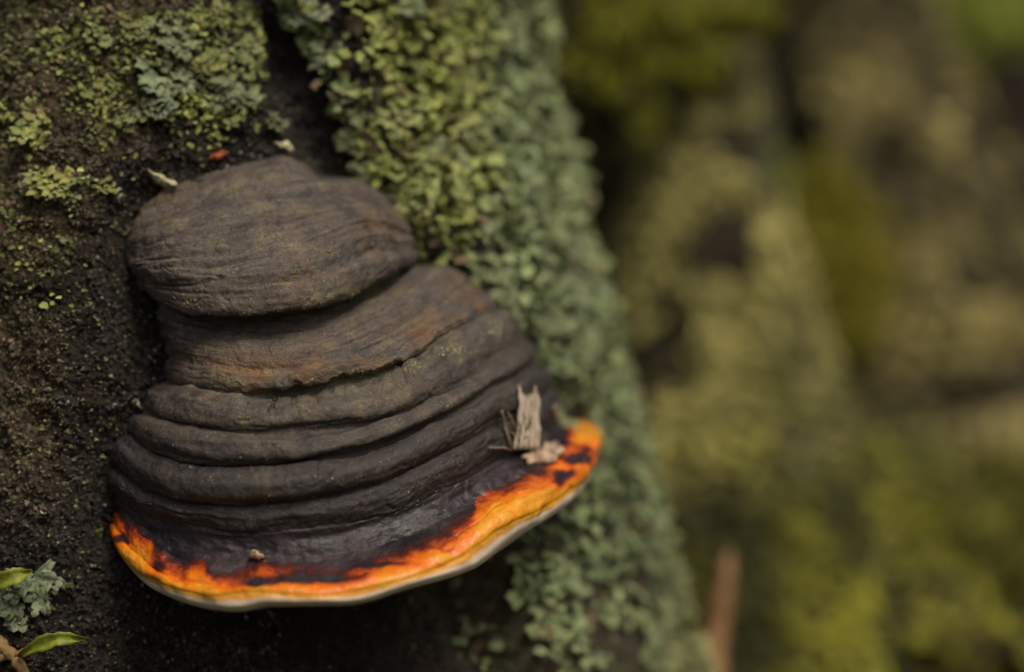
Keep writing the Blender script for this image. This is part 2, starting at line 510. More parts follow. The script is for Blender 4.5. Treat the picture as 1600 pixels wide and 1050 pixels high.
# ------------------------------------------------------------------ the bracket fungus
LV = []      # (points in px, depth of the front b, bulge of the band below, right return x, right return y)
def lv(pts, b, h=0.0, ex=14, ey=6, yl=0.9, yr=6.2):
    LV.append((np.array(pts, float), b, h, ex, ey, yl, yr))
lv([(238, 318), (330, 272), (430, 250), (500, 284), (560, 290), (628, 336)], -3.0, 0, 5, 0)
lv([(225, 325), (262, 295), (330, 262), (400, 246), (437, 241), (472, 254), (502, 277), (556, 281), (600, 297), (618, 308)], 1.6, 0.0)
lv([(204, 352), (300, 322), (420, 297), (520, 294), (590, 308), (642, 332)], 3.5, 0.0)
lv([(195, 380), (300, 366), (440, 340), (560, 318), (654, 352)], 4.5, 0.0)
lv([(198, 408), (330, 402), (470, 378), (580, 346), (660, 372)], 5.15, 0.0)
lv([(212, 437), (330, 440), (470, 428), (580, 396), (659, 392)], 5.65, 0.06)
lv([(227, 455), (300, 477), (385, 485), (470, 480), (560, 456), (625, 418), (652, 406)], 5.6, 0)
lv([(244, 470), (300, 490), (385, 497), (470, 491), (560, 467), (625, 430), (650, 413)], 4.4, 0)
lv([(248, 490), (300, 512), (400, 522), (500, 510), (600, 470), (660, 428), (690, 408)], 4.8, 0.03)
lv([(255, 520), (320, 540), (420, 548), (520, 530), (620, 494), (690, 445), (722, 424)], 5.5, 0.03)
lv([(265, 560), (330, 574), (420, 580), (520, 562), (620, 530), (700, 482), (752, 450)], 6.0, 0.08)
lv([(262, 594), (330, 603), (400, 612), (480, 606), (540, 588), (600, 572), (650, 550), (700, 514), (752, 484), (782, 474)], 6.3, 0)
lv([(258, 602), (330, 611), (400, 620), (480, 614), (540, 596), (600, 580), (650, 558), (700, 522), (752, 492), (788, 482)], 5.75, 0.27)
lv([(226, 640), (290, 658), (400, 670), (480, 668), (560, 658), (640, 634), (700, 602), (760, 568), (817, 524)], 6.7, 0)
lv([(221, 647), (290, 666), (400, 678), (480, 676), (560, 666), (640, 642), (700, 610), (760, 576), (822, 531)], 6.4, 0.20)
lv([(205, 674), (250, 702), (350, 719), (450, 716), (540, 706), (600, 688), (680, 650), (760, 608), (839, 560)], 7.0, 0)
lv([(202, 681), (250, 711), (350, 728), (450, 725), (540, 715), (600, 697), (680, 658), (760, 616), (843, 568)], 6.65, 0.27)
lv([(181, 722), (230, 762), (330, 778), (450, 774), (560, 754), (650, 720), (750, 670), (825, 632), (857, 600)], 7.2, 0)
lv([(179, 729), (230, 771), (330, 787), (450, 783), (560, 763), (650, 729), (750, 679), (825, 641), (860, 608)], 6.9, 0.20)
lv([(176, 768), (230, 802), (300, 818), (400, 828), (500, 822), (600, 798), (700, 756), (790, 710), (840, 680), (864, 648)], 6.85, 0)
lv([(179, 780), (230, 814), (300, 832), (400, 842), (500, 836), (600, 812), (700, 770), (790, 722), (842, 690), (868, 660)], 6.85, 0.0)
lv([(180, 798), (230, 842), (300, 868), (400, 876), (500, 876), (600, 852), (700, 812), (790, 758), (850, 722), (893, 672)], 7.2, 0.05, 26, 30)
lv([(179, 815), (210, 866), (260, 899), (340, 917), (420, 909), (520, 911), (640, 878), (740, 826), (790, 792), (850, 760), (905, 716), (928, 682)], 8.4, 0.12, 55, 44)
lv([(178, 833), (200, 876), (240, 905), (330, 931), (390, 925), (500, 931), (600, 914), (715, 874), (790, 819), (850, 793), (920, 738), (938, 694)], 9.0, 0.0, 62, 52)
lv([(180, 842), (205, 888), (242, 916), (330, 943), (365, 946), (420, 938), (535, 938), (640, 911), (738, 880), (798, 834), (870, 792), (922, 744), (936, 702)], 9.05, 0.0, 62, 50)
lv([(184, 848), (210, 895), (246, 924), (335, 953), (370, 956), (425, 948), (540, 946), (640, 920), (738, 890), (800, 844), (875, 797), (918, 752), (930, 710)], 8.65, 0, 60, 48)
lv([(200, 850), (300, 930), (425, 940), (540, 938), (640, 915), (738, 884), (860, 790), (910, 715)], 6.0, 0, 50, 40)
lv([(240, 850), (300, 900), (425, 915), (540, 915), (640, 895), (738, 860), (840, 780), (880, 720)], -1.0, 0, 20, 20)

NU, NE = 400, 34
def build_fungus():
    s = np.linspace(0, 1, NU)
    sl = np.linspace(-1, 0, NE)[:-1]
    sr = np.linspace(0, 1, NE)[1:]
    nl = len(LV)
    px = np.zeros((nl, NU)); py = np.zeros((nl, NU)); Y = np.zeros((nl, NU))
    for i, (pt, b, h, ex, ey, yl, yr) in enumerate(LV):
        cx = (1 - np.cos(np.pi * s)) / 2
        px[i] = pt[0, 0] + (pt[-1, 0] - pt[0, 0]) * cx
        py[i] = pchip(pt[:, 0], pt[:, 1], px[i])
        Y[i] = yl + (yr - yl) * s - b * np.sin(np.pi * s) ** 0.92
    # meandering lips
    nz = fbm(np.stack([s * 9, 0 * s, 0 * s], -1), 3, 201)
    for i in range(6, 20):
        k = np.stack([s * 14, 0 * s + i // 2 * 3.1, 0 * s], -1)
        py[i] += (6.0 * fbm(k, 4, 207, .6) + (5 * fbm(k * 4, 2, 208) if i in (11, 12) else 0)) * np.sin(np.pi * s)
    for i in (12, 14, 16, 18):
        k = np.stack([s * 7, 0 * s + i * 2.7, 0 * s], -1)
        Y[i] = Y[i - 1] + (Y[i] - Y[i - 1]) * np.clip(0.75 + 0.9 * fbm(k, 2, 209), 0.15, 1.4)
    # extend both ends back into the bark
    def ext(A, left, right): return np.concatenate([A[:, :1] + left, A, A[:, -1:] + right], 1)
    ex = np.array([l[3] for l in LV])[:, None]; ey = np.array([l[4] for l in LV])[:, None]
    e = -sl[None]; f = sr[None]
    px2 = ext(px, 12 * e ** 1.5, -ex * f ** 1.6)
    py2 = ext(py, -6 * e, -ey * f ** 0.9)
    Y2 = ext(Y, 4.5 * e, 9 * f)
    dist = np.zeros(nl)
    for i in range(1, nl):
        dd = np.sqrt((px2[i] - px2[i - 1]) ** 2 + (py2[i] - py2[i - 1]) ** 2 + (0.6 * 50 * (Y2[i] - Y2[i - 1])) ** 2)
        dist[i] = dist[i - 1] + dd[NE:-NE].mean()
    NV = 520
    vq = np.linspace(0, dist[-1], NV)
    PX = pchip(dist, px2, vq); PY = pchip(dist, py2, vq); YY = pchip(dist, Y2, vq)
    lev = np.interp(vq, dist, np.arange(nl))
    k = np.clip(np.floor(lev).astype(int), 0, nl - 2)
    w = lev - k
    hb = np.array([l[2] for l in LV])[k]
    prof = hb * np.sin(np.pi * np.clip(w, 0, 1) ** 0.9) ** 0.7
    G = P(PX, PY, YY)
    nrm = grid_normals(G)
    if nrm[200, NE + NU // 2, 1] > 0: nrm = -nrm
    S = np.concatenate([sl * 0.12, s, 1 + sr * 0.15])[None] + 0 * PX
    LEVg = lev[:, None] + 0 * PX
    G = G + nrm * prof[:, None, None]
    nrm = grid_normals(G)
    if nrm[200, NE + NU // 2, 1] > 0: nrm = -nrm
    # relief: lumps, secondary growth lines, cracks
    arc = np.stack([S * 13.0, PY * 0.02, 0 * S], -1)
    line = np.stack([S * 5.0, LEVg * 6.0, 0 * S + 4.2], -1)
    bodym = (sstep(0.8, 1.6, LEVg) * sstep(20.2, 19.4, LEVg)) * (1 - 0.6 * sstep(0.85, 1.0, S))
    d = 0.16 * fbm(G * 0.42, 3, 211) * sstep(24, 22.5, LEVg)
    d += bodym * (0.055 * fbm(np.stack([S * 9, LEVg * 3.2, 0 * S], -1), 4, 221) + 0.022 * fbm(np.stack([S * 22, LEVg * 7, 0 * S], -1), 3, 225))
    crack = np.abs(fbm(np.stack([S * 11, LEVg * 2.4, 0 * S + 2], -1), 3, 231))
    d -= bodym * 0.045 * np.exp(-(crack / 0.035) ** 2) * sstep(-0.1, 0.3, vnoise(G * 0.5, 233))
    d += bodym * 0.03 * fbm(G * 6, 3, 241)
    up = sstep(7.2, 6.2, LEVg) * sstep(1, 2, LEVg) * sstep(1.0, 0.75, S)
    fold = fbm(np.stack([S * 1.6, LEVg * 1.3 + 1.0 * S, 0 * S], -1), 2, 251)
    d += up * sstep(0.02, 0.22, S) * (0.20 * fold - 0.06 * np.exp(-(fold / 0.04) ** 2)) + up * (0.10 * fbm(G * 0.9, 3, 253) + 0.035 * fbm(G * 3.2, 3, 254))
    mid = sstep(7.4, 8.2, LEVg) * sstep(11, 10.4, LEVg)
    fold2 = fbm(np.stack([S * 3.0, LEVg * 2.2, 0 * S + 5], -1), 3, 255)
    d += mid * (0.08 * fold2 - 0.04 * np.exp(-(fold2 / 0.04) ** 2) + 0.09 * fbm(G * 1.0, 3, 257) + 0.03 * fbm(G * 3.4, 3, 258))
    low = sstep(11.8, 12.4, LEVg) * sstep(20.5, 19, LEVg)
    d += low * 0.10 * fbm(np.stack([S * 4.0, LEVg * 1.3, 0 * S + 9], -1), 3, 259)
    beltz = sstep(19.6, 20.6, LEVg) * sstep(23.2, 22.2, LEVg)
    d += beltz * (0.11 * fbm(np.stack([S * 16, LEVg * 2.2, 0 * S], -1), 3, 261) + 0.05 * fbm(G * 3.4, 3, 263))
    rim = sstep(21.5, 22.5, LEVg) * sstep(25, 23.6, LEVg)
    d += rim * 0.06 * vnoise(G * 2.2, 271)
    G = G + nrm * d[..., None]
    nrm = grid_normals(G)
    if nrm[200, NE + NU // 2, 1] > 0: nrm = -nrm
    # pigments
    O = np.array([(150, 800), (190, 812), (212, 834), (232, 850), (242, 876), (275, 893), (296, 903), (308, 894), (324, 890), (342, 910), (360, 913), (385, 900), (402, 892), (420, 896), (440, 904), (540, 910), (560, 900), (640, 872), (700, 846), (742, 820), (752, 792), (780, 775), (812, 764), (858, 744), (872, 716), (885, 700), (1000, 690)], float)
    ox = PX + 9 * vnoise(G * 1.6, 281); oy = PY + 8 * fbm(G * 1.2, 3, 283) + 6 * fbm(np.stack([S * 60, LEVg * 0.6, 0 * S], -1), 3, 285)
    thr = np.interp(ox, O[:, 0], O[:, 1]) - 7
    om = 0.38 + (oy - thr) / 52.0
    side = 0.35 + (ox - (884 + (PY - 645) * 0.12)) / 26.0
    om = np.where(PX > 862, np.maximum(om * (PY > 700), side), om)
    om = np.where(S > 0.995, np.maximum(om, 0.3 + (LEVg - 21.4) * 0.9), om)
    om = np.clip(om, 0, 1)
    for (sx, sy, rx, ry, wt) in [(905, 722, 22, 9, 0.95), (880, 742, 18, 9, 0.95), (918, 704, 13, 9, 0.8), (870, 757, 12, 7, 0.8), (196, 845, 12, 9, 0.8), (470, 908, 55, 8, 0.9), (520, 910, 50, 6, 0.6), (330, 902, 12, 12, 0.4), (620, 887, 70, 5, 0.45), (400, 905, 20, 8, .4), (250, 890, 14, 10, .4), (700, 862, 40, 5, .3)]:
        g = np.exp(-(((PX - sx) / rx) ** 2 + ((PY - sy) / ry) ** 2))
        om = om - wt * g * (0.6 + 0.9 * (vnoise(G * 3.0, 291) * 0.5 + 0.5))
    om = np.clip(om, 0, 1) * sstep(20.2, 20.8, LEVg)
    pore = sstep(23.35, 23.75, LEVg + 0.12 * vnoise(G * 1.5, 295))
    edge = sstep(22.1, 22.9, LEVg)
    om = np.clip(np.maximum(om, edge * 0.9 * (om > 0.02)), 0, 1)
    beltmask = sstep(18.9, 19.7, LEVg + 0.25 * fbm(G * 0.9, 3, 297))
    pig = np.stack([om, pore, beltmask], -1)
    green = np.clip(np.exp(-((LEVg - 6.5) / 0.6) ** 2) * sstep(0.35, 0.6, S) * 1.3 + 0.5 * np.exp(-((LEVg - 11.8) / 0.7) ** 2) * sstep(0.35, 0.5, S) * sstep(0.8, 0.6, S), 0, 1)
    rust = np.clip(sstep(8.5, 10, LEVg) * sstep(11.9, 11.2, LEVg) * 0.9 + 0.35 * sstep(2, 5, LEVg) * sstep(6.5, 5, LEVg) * (S > 0.4) + 0.6 * sstep(2.6, 1.5, LEVg) * sstep(0.3, 0.1, S), 0, 1)
    age = sstep(18.4, 11.0, LEVg + 2.2 * fbm(G * 0.5, 3, 299) - 1.5 * (np.sin(np.pi * np.clip(S, 0, 1)) - 0.6))
    extra = np.stack([green, rust, age], -1)
    suv = np.stack([S * 14 + 0.4 * G[..., 0], LEVg * 7.0, 0 * S], -1)
    rl = np.exp(-((LEVg - 23.15) / 0.22) ** 2)
    return G, nrm, PX, PY, LEVg, om, pore, pig, extra, suv, rl

FG, FN, FPX, FPY, FLV, FOM, FPO, FPIG, FEX, FSUV, FLEV = build_fungus()
FC = np.array([-5.0, 4.0, -6.0])
fungus = link('bracket_fungus', None, loc=W(FC))
fungus.empty_display_size = 0.05
tag(fungus, 'hoof-shaped dark brown bracket fungus with glossy orange margin and pale rim', 'fungus')
nc = FG.shape[1]
FF = grid_faces(*FG.shape[:2])
flat = lambda A: A.reshape(-1, A.shape[-1]) if A.ndim == 3 else A.ravel()
lev_f = flat(FLV)[FF].mean(1)
om_f = flat(FOM)[FF].mean(1); po_f = flat(FPO)[FF].mean(1)
part = np.full(len(FF), -1)
cuts = [(0, 7, 'upper_tier'), (7, 12, 'growth_ridge'), (12, 14, 'growth_ridge'), (14, 16, 'growth_ridge'), (16, 18, 'growth_ridge'), (18, 20, 'growth_ridge')]
for i, (a, b2, _) in enumerate(cuts):
    part[(lev_f >= a) & (lev_f < b2)] = i
rest = lev_f >= 20
part[rest & (om_f < 0.3)] = 10
part[rest & (om_f >= 0.3)] = 11
part[rest & (po_f > 0.5)] = 12
names = {i: c[2] for i, c in enumerate(cuts)}
names.update({10: 'resin_belt', 11: 'orange_margin', 12: 'pore_surface'})
plabels = {0: 'oldest grey-brown hump at the top of the bracket', 10: 'shiny purple-black resin belt above the orange margin', 11: 'glossy wet orange growing margin', 12: 'cream white pore edge'}
fv, fn, fp_, fe, fs = flat(FG) - FC, flat(FN), flat(FPIG), flat(FEX), flat(FSUV)
for pid, nm in names.items():
    f = FF[part == pid]
    ids, inv = np.unique(f, return_inverse=True)
    f2 = inv.reshape(f.shape)
    # keep winding outward
    v = fv[ids]
    cr = np.cross(v[f2[:, 1]] - v[f2[:, 0]], v[f2[:, 2]] - v[f2[:, 0]])
    if (cr * fn[ids][f2[:, 0]]).sum() < 0: f2 = f2[:, ::-1]
    me = mesh_np(nm, v, f2, M_FUN, attrs={'pig': fp_[ids], 'extra': fe[ids], 'suv': fs[ids], 'rimline': FLEV.ravel()[ids]}, normals=fn[ids])
    o = link(nm, me, fungus)
    if pid in plabels: o['label'] = plabels[pid]

def on_grid(G, Nn, PX, PY, px, py, mask=None):
    d = (PX - px) ** 2 + (PY - py) ** 2
    if mask is not None: d = np.where(mask, d, 1e12)
    i = np.unravel_index(np.argmin(d), d.shape)
    return G[i].copy(), Nn[i].copy()
FVIS = (FN[..., 1] < 0.1)
FQX, FQY = proj(FG)
def on_fungus(px, py):
    d = np.where(FVIS, (FQX - px) ** 2 + (FQY - py) ** 2, 1e12)
    m = d < max(d.min() * 1.5, 9.0)
    i = np.unravel_index(np.argmin(np.where(m, FG[..., 1], 1e9)), d.shape)
    return FG[i].copy(), FN[i].copy()
TPX2, TPY2 = proj(TG)
TVIS = TFR & (TN[..., 1] < 0.15)
def on_trunk(px, py):
    return on_grid(TG, TN, TPX2, TPY2, px, py, TVIS)

# ------------------------------------------------------------------ lichen lobes
def lobe_template(seed, nr, na, k, spread, thick=0.0):
    r_ = np.random.default_rng(seed)
    th = np.linspace(-spread, spread, na)
    ph = r_.uniform(0, 3)
    R = (0.66 + 0.34 * np.abs(np.cos(k * th + ph)) ** 0.6) * (1 - 0.25 * (np.abs(th) / spread) ** 2) * (1 + 0.12 * r_.uniform(-1, 1, na))
    rho = np.linspace(0.06, 1, nr)
    RR = rho[:, None] * (R[None] * rho[:, None] + 0.85 * (1 - rho[:, None]))
    X = RR * np.cos(th); Yv = RR * np.sin(th)
    Z = 0.10 * np.sin(k * 2 * th + ph * 2)[None] * rho[:, None] ** 2 + 0.30 * rho[:, None] ** 2 - 0.28 * rho[:, None] ** 4 + r_.uniform(-0.05, 0.05, X.shape) * rho[:, None]
    V = np.stack([X, Yv, Z], -1).reshape(-1, 3)
    F = grid_faces(nr, na)
    E = np.repeat(rho, na)
    if thick:
        n = len(V)
        V2 = V.copy(); V2[:, 2] -= thick * (1 - 0.5 * E)
        per = np.concatenate([np.arange(0, nr) * na, (nr - 1) * na + np.arange(1, na), np.arange(nr - 2, -1, -1) * na + na - 1])
        side = np.stack([per[:-1], per[1:], per[1:] + n, per[:-1] + n], -1)
        F = np.concatenate([F, F[:, ::-1] + n, side])
        V = np.concatenate([V, V2]); E = np.concatenate([E, E])
    return V, F, E

HERO_T = [lobe_template(300 + i, 5, 19, [4.6, 3.7, 5.4, 4.2][i % 4], [1.0, 1.2, 0.9, 1.1][i % 4], 0.06) for i in range(8)]
HERO_M = [mesh_np('lobe', v * 1.0, f, M_LOBE, attrs={'edge': e}) for v, f, e in HERO_T]   # 1 cm long
SMALL_T = [lobe_template(340 + i, 3, 7, [2.6, 2.1, 3.2][i % 3], [0.9, 1.15, 1.0][i % 3]) for i in range(6)]

def frames(n, down=0.6, tilt=(15, 55), r_=rng):
    """local axes for pieces growing out of a surface with normals n"""
    m = len(n)
    t = r_.normal(size=(m, 3)) + np.array([0, 0, -1.0]) * down * 2.0
    t -= n * (t * n).sum(1, keepdims=True)
    t /= np.maximum(np.linalg.norm(t, axis=1, keepdims=True), 1e-6)
    a = np.radians(r_.uniform(tilt[0], tilt[1], m))[:, None]
    x = t * np.cos(a) + n * np.sin(a)
    z = n * np.cos(a) - t * np.sin(a)
    y = np.cross(z, x)
    return np.stack([x, y, z], -1)          # columns

def scatter(templates, pos, fr, sc, cols, r_=rng, edge_boost=0.35):
    Vs, Fs, Cs = [], [], []
    off = 0
    pick = r_.integers(0, len(templates), len(pos))
    for ti, (v, f, e) in enumerate(templates):
        idx = np.nonzero(pick == ti)[0]
        if not len(idx): continue
        vv = np.einsum('nij,kj->nki', fr[idx], v) * sc[idx][:, None, None] + pos[idx][:, None]
        ffv = f[None] + (np.arange(len(idx)) * len(v))[:, None, None] + off
        cc = cols[idx][:, None, :] * (1 - edge_boost * 0.9 + edge_boost * 1.6 * e[None, :, None])
        Vs.append(vv.reshape(-1, 3)); Fs.append(ffv.reshape(-1, f.shape[1])); Cs.append(cc.reshape(-1, 3))
        off += len(idx) * len(v)
    C = np.concatenate(Cs)
    return np.concatenate(Vs), np.concatenate(Fs), np.concatenate([np.clip(C, 0, 1), np.ones((len(C), 1))], 1)

YG = np.array([0.27, 0.31, 0.075]); BG = np.array([0.20, 0.25, 0.115]); OL = np.array([0.20, 0.19, 0.065])

def blob(px, py, L):
    d = np.zeros_like(px)
    for cx, cy, rx, ry, w in L:
        d = np.maximum(d, w * sstep(1.25, 0.75, np.sqrt(((px - cx) / rx) ** 2 + ((py - cy) / ry) ** 2)))
    return d

def furrow_x(py):
    return np.interp(py, [-200, 0, 60, 130, 200, 275, 330], [425, 437, 466, 502, 540, 574, 605])

def lichen_density(px, py):
    nz = fbm(np.stack([px * 0.018, py * 0.018, 0 * px], -1), 3, 401)
    left = blob(px + 26 * nz, py + 26 * nz, [(330, 110, 78, 95, 1), (250, 75, 60, 55, 1), (245, 160, 60, 45, 1), (150, 110, 45, 75, .8), (95, 75, 50, 30, .7), (50, 203, 36, 30, 1), (95, 290, 40, 22, 1), (165, 297, 18, 14, 1), (15, 340, 18, 12, .7), (160, 190, 30, 30, .7), (330, 25, 50, 30, .9), (420, 195, 22, 20, .7), (100, 375, 12, 10, .6), (380, 70, 25, 60, 1), (30, 60, 40, 60, .25), (60, 420, 70, 60, .12), (60, 200, 140, 330, .04)])
    r = sstep(0, 22, px - furrow_x(py) - 16 * nz)
    r = r * (1 - 0.9 * sstep(-38, -15, -np.abs(px - furrow_x(py) - 78 + 10 * nz)) * sstep(240, 120, py))   # bare brown strip
    r = r * np.where(py > 330, sstep(560, 640, px), 1)
    lower = sstep(800, 860, py + 40 * nz) * sstep(1010, 960, px + 40 * nz - (py - 900) * 0.3)
    r = r * (1 - lower)
    r = np.maximum(r, blob(px + 22 * nz, py + 22 * nz, [(865, 965, 40, 55, 1), (835, 905, 40, 30, .8), (920, 870, 45, 30, .8), (745, 985, 35, 60, .25), (900, 1035, 40, 30, .8), (720, 915, 30, 25, .2), (955, 930, 30, 40, .6)]))
    r = r * (1 - 0.65 * (nz < -0.28))
    return np.maximum(left * (px < np.minimum(furrow_x(py) - 10, 402)), r), nz

def lichen_mats():
    nr, nc2 = TG.shape[:2]
    vis = np.nonzero((TVIS & (TPX2 > -120) & (TPX2 < 1250) & (TPY2 > -120) & (TPY2 < 1180)).ravel())[0]
    # equal-area sampling
    e1 = np.linalg.norm(np.gradient(TG, axis=0), axis=-1) * np.linalg.norm(np.gradient(TG, axis=1), axis=-1)
    w = e1.ravel()[vis]
    px = TPX2.ravel()[vis]; py = TPY2.ravel()[vis]
    den, nz = lichen_density(px, py)
    w = w * den
    isr = px > furrow_x(py)
    wl = w * ~isr; wr = w * isr
    k = np.concatenate([rng.choice(len(vis), 3000, p=wl / wl.sum()), rng.choice(len(vis), 13500, p=wr / wr.sum())])
    idx = vis[k]
    pos = TG.reshape(-1, 3)[idx] + rng.normal(size=(len(k), 3)) * 0.02
    n = TN.reshape(-1, 3)[idx] + rng.normal(size=(len(k), 3)) * 0.18
    n /= np.linalg.norm(n, axis=1, keepdims=True)
    tuft = fbm(pos * 1.1, 2, 421)
    pos = pos + n * (rng.uniform(-0.02, 0.22, len(k)) + 0.55 * np.clip(tuft + 0.1, 0, 1) * np.where(px[k] > furrow_x(py[k]), 1, .35))[:, None]
    ppx, ppy = px[k], py[k]
    right = ppx > furrow_x(ppy)
    sc = rng.uniform(0.13, 0.30, len(k)) * np.where(right, 1.65, 0.62) * (1 + 0.5 * (rng.random(len(k)) < 0.12))
    n5 = fbm(pos * 0.30, 3, 411)
    t = np.where(right, sstep(690, 860, ppx + 160 * n5 + np.clip((ppy - 300) * 0.55, 0, 300)), sstep(-0.25, 0.35, n5) * 0.45)
    t = np.clip(t + 0.9 * np.exp(-((ppx - furrow_x(ppy) - 30) / 26) ** 2) * (ppy < 200) + rng.normal(size=len(k)) * 0.12, 0, 1)
    col = YG * (1 - t[:, None]) + BG * t[:, None]
    ol = sstep(980, 1080, ppx + 60 * n5) [:, None]
    col = col * (1 - 0.6 * ol) + OL * 0.6 * ol
    col *= (np.where(right, 0.72, 0.5) + np.where(right, 0.36, 0.7) * rng.random(len(k)) + 0.35 * n5 + np.where(right, 0.55, 0.9) * tuft)[:, None].clip(0.15, 1.7)
    br = rng.random(len(k)) < 0.07
    col[br] = np.array([0.20, 0.14, 0.075]) * rng.uniform(0.5, 1.2, (br.sum(), 1))
    fr = frames(n, 0.7, (10, 60))
    for side, nm, lab in ((~right, 'lichen_mat', 'ragged mat of small yellow-green lichen lobes on the bark above the bracket'),
                          (right, 'lichen_mat', 'continuous carpet of green lichen lobes down the receding side of the trunk')):
        V, F, C = scatter(SMALL_T, pos[side], fr[side], sc[side], col[side])
        o = link(nm, mesh_np(nm, V, F, M_LMAT, attrs={'col': C}), loc=(0, 0, H0))
        tag(o, lab, 'lichen', kind='stuff')
lichen_mats()

def bark_crumbs():
    """loose gritty bark grains"""
    vis = np.nonzero((TVIS & (TPX2 > -60) & (TPX2 < 1050) & (TPY2 > -60) & (TPY2 < 1110)).ravel())[0]
    px = TPX2.ravel()[vis]; py = TPY2.ravel()[vis]
    w = 0.25 + 1.0 * (px < 440) + 0.0 * px
    w = w * (1 - 0.85 * sstep(560, 640, px) * (py < 820))
    k = rng.choice(len(vis), 36000, p=w / w.sum())
    idx = vis[k]
    n = TN.reshape(-1, 3)[idx]
    pos = TG.reshape(-1, 3)[idx] + n * rng.uniform(-0.02, 0.05, len(k))[:, None]
    oc = np.array([(1, 0, 0), (-1, 0, 0), (0, 1, 0), (0, -1, 0), (0, 0, 1), (0, 0, -1)], float)
    of = np.array([(0, 2, 4), (2, 1, 4), (1, 3, 4), (3, 0, 4), (2, 0, 5), (1, 2, 5), (3, 1, 5), (0, 3, 5)])
    T = []
    for i in range(5):
        r_ = np.random.default_rng(500 + i)
        T.append((oc * r_.uniform(0.4, 1.2, (6, 1)) + r_.normal(size=(6, 3)) * 0.15, of, np.full(6, 0.5)))
    z = TZ.reshape(-1, 3)[idx]
    c = np.array([0.034, 0.026, 0.020]) + z[:, 1:2] * np.array([0.19, 0.145, 0.088])
    patch = fbm(pos * 0.8, 3, 511)[:, None]
    c = c * rng.uniform(0.25, 1.6, (len(k), 1)) * np.clip(0.85 + 1.5 * patch, 0.2, 2.0)
    g = rng.random(len(k)) < 0.06 + 0.22 * z[:, 2] * (px[k] < 330)
    c[g] = np.array([0.15, 0.16, 0.055]) * rng.uniform(0.5, 1.5, (g.sum(), 1))
    pale = rng.random(len(k)) < 0.018
    c[pale] = np.array([0.35, 0.34, 0.27])
    sc = rng.uniform(0.022, 0.085, len(k)) * (1 + 0.7 * (rng.random(len(k)) < 0.1))
    V, F, C = scatter(T, pos, frames(n, 0, (0, 80)), sc, c)
    o = link('bark_crumbs', mesh_np('bark_crumbs', tloc(V), F, M_CRUMB, smooth=False, attrs={'col': C}), tree)
    o['kind'] = 'stuff'
bark_crumbs()

def rosette(px, py, size, col, label, nlobes=7, group=None, where=on_trunk, name='lichen', lift=0.14, down=0.35, fan=None):
    p, n = where(px, py)
    n = n * 0.55 + np.array([0.02, -0.65, 0.28]); n /= np.linalg.norm(n)
    p = p + n * lift
    z = Vector(n); x = Vector((1, 0, 0)); x = (x - z * x.dot(z)).normalized(); y = z.cross(x)
    e = link(name, None)
    e.matrix_world = Matrix.Translation(W(p)) @ Matrix((x, y, z)).transposed().to_4x4()
    e.empty_display_size = 0.01
    tag(e, label, 'lichen', group)
    sz = size * 0.02
    for i in range(int(nlobes * 1.9)):
        # shingled fans: tips mostly hang down, upper ones lie over lower ones
        rr = math.sqrt(random.random()) * 0.36; ra = random.uniform(0, 2 * math.pi)
        ox, oy = rr * math.cos(ra) * 1.1, rr * math.sin(ra)
        a = math.radians(-90 + random.gauss(0, 48)) + ox * 1.2
        c = link('lobe', random.choice(HERO_M), e)
        s = sz * random.uniform(0.24, 0.46)
        c.location = (ox * sz * .01, (oy + 0.12) * sz * .01, (0.02 + 0.16 * (oy + .36) * random.uniform(.5, 1.2)) * sz * 0.01)
        c.rotation_euler = (random.uniform(-.4, .4), -math.radians(random.uniform(5, 42)), a)
        c.scale = (s, s * random.uniform(.8, 1.15), s)
        v = random.uniform(0.7, 1.2); y_ = random.uniform(.85, 1.15)
        c.color = (col[0] * v * y_, col[1] * v, col[2] * v, 1)
    return e

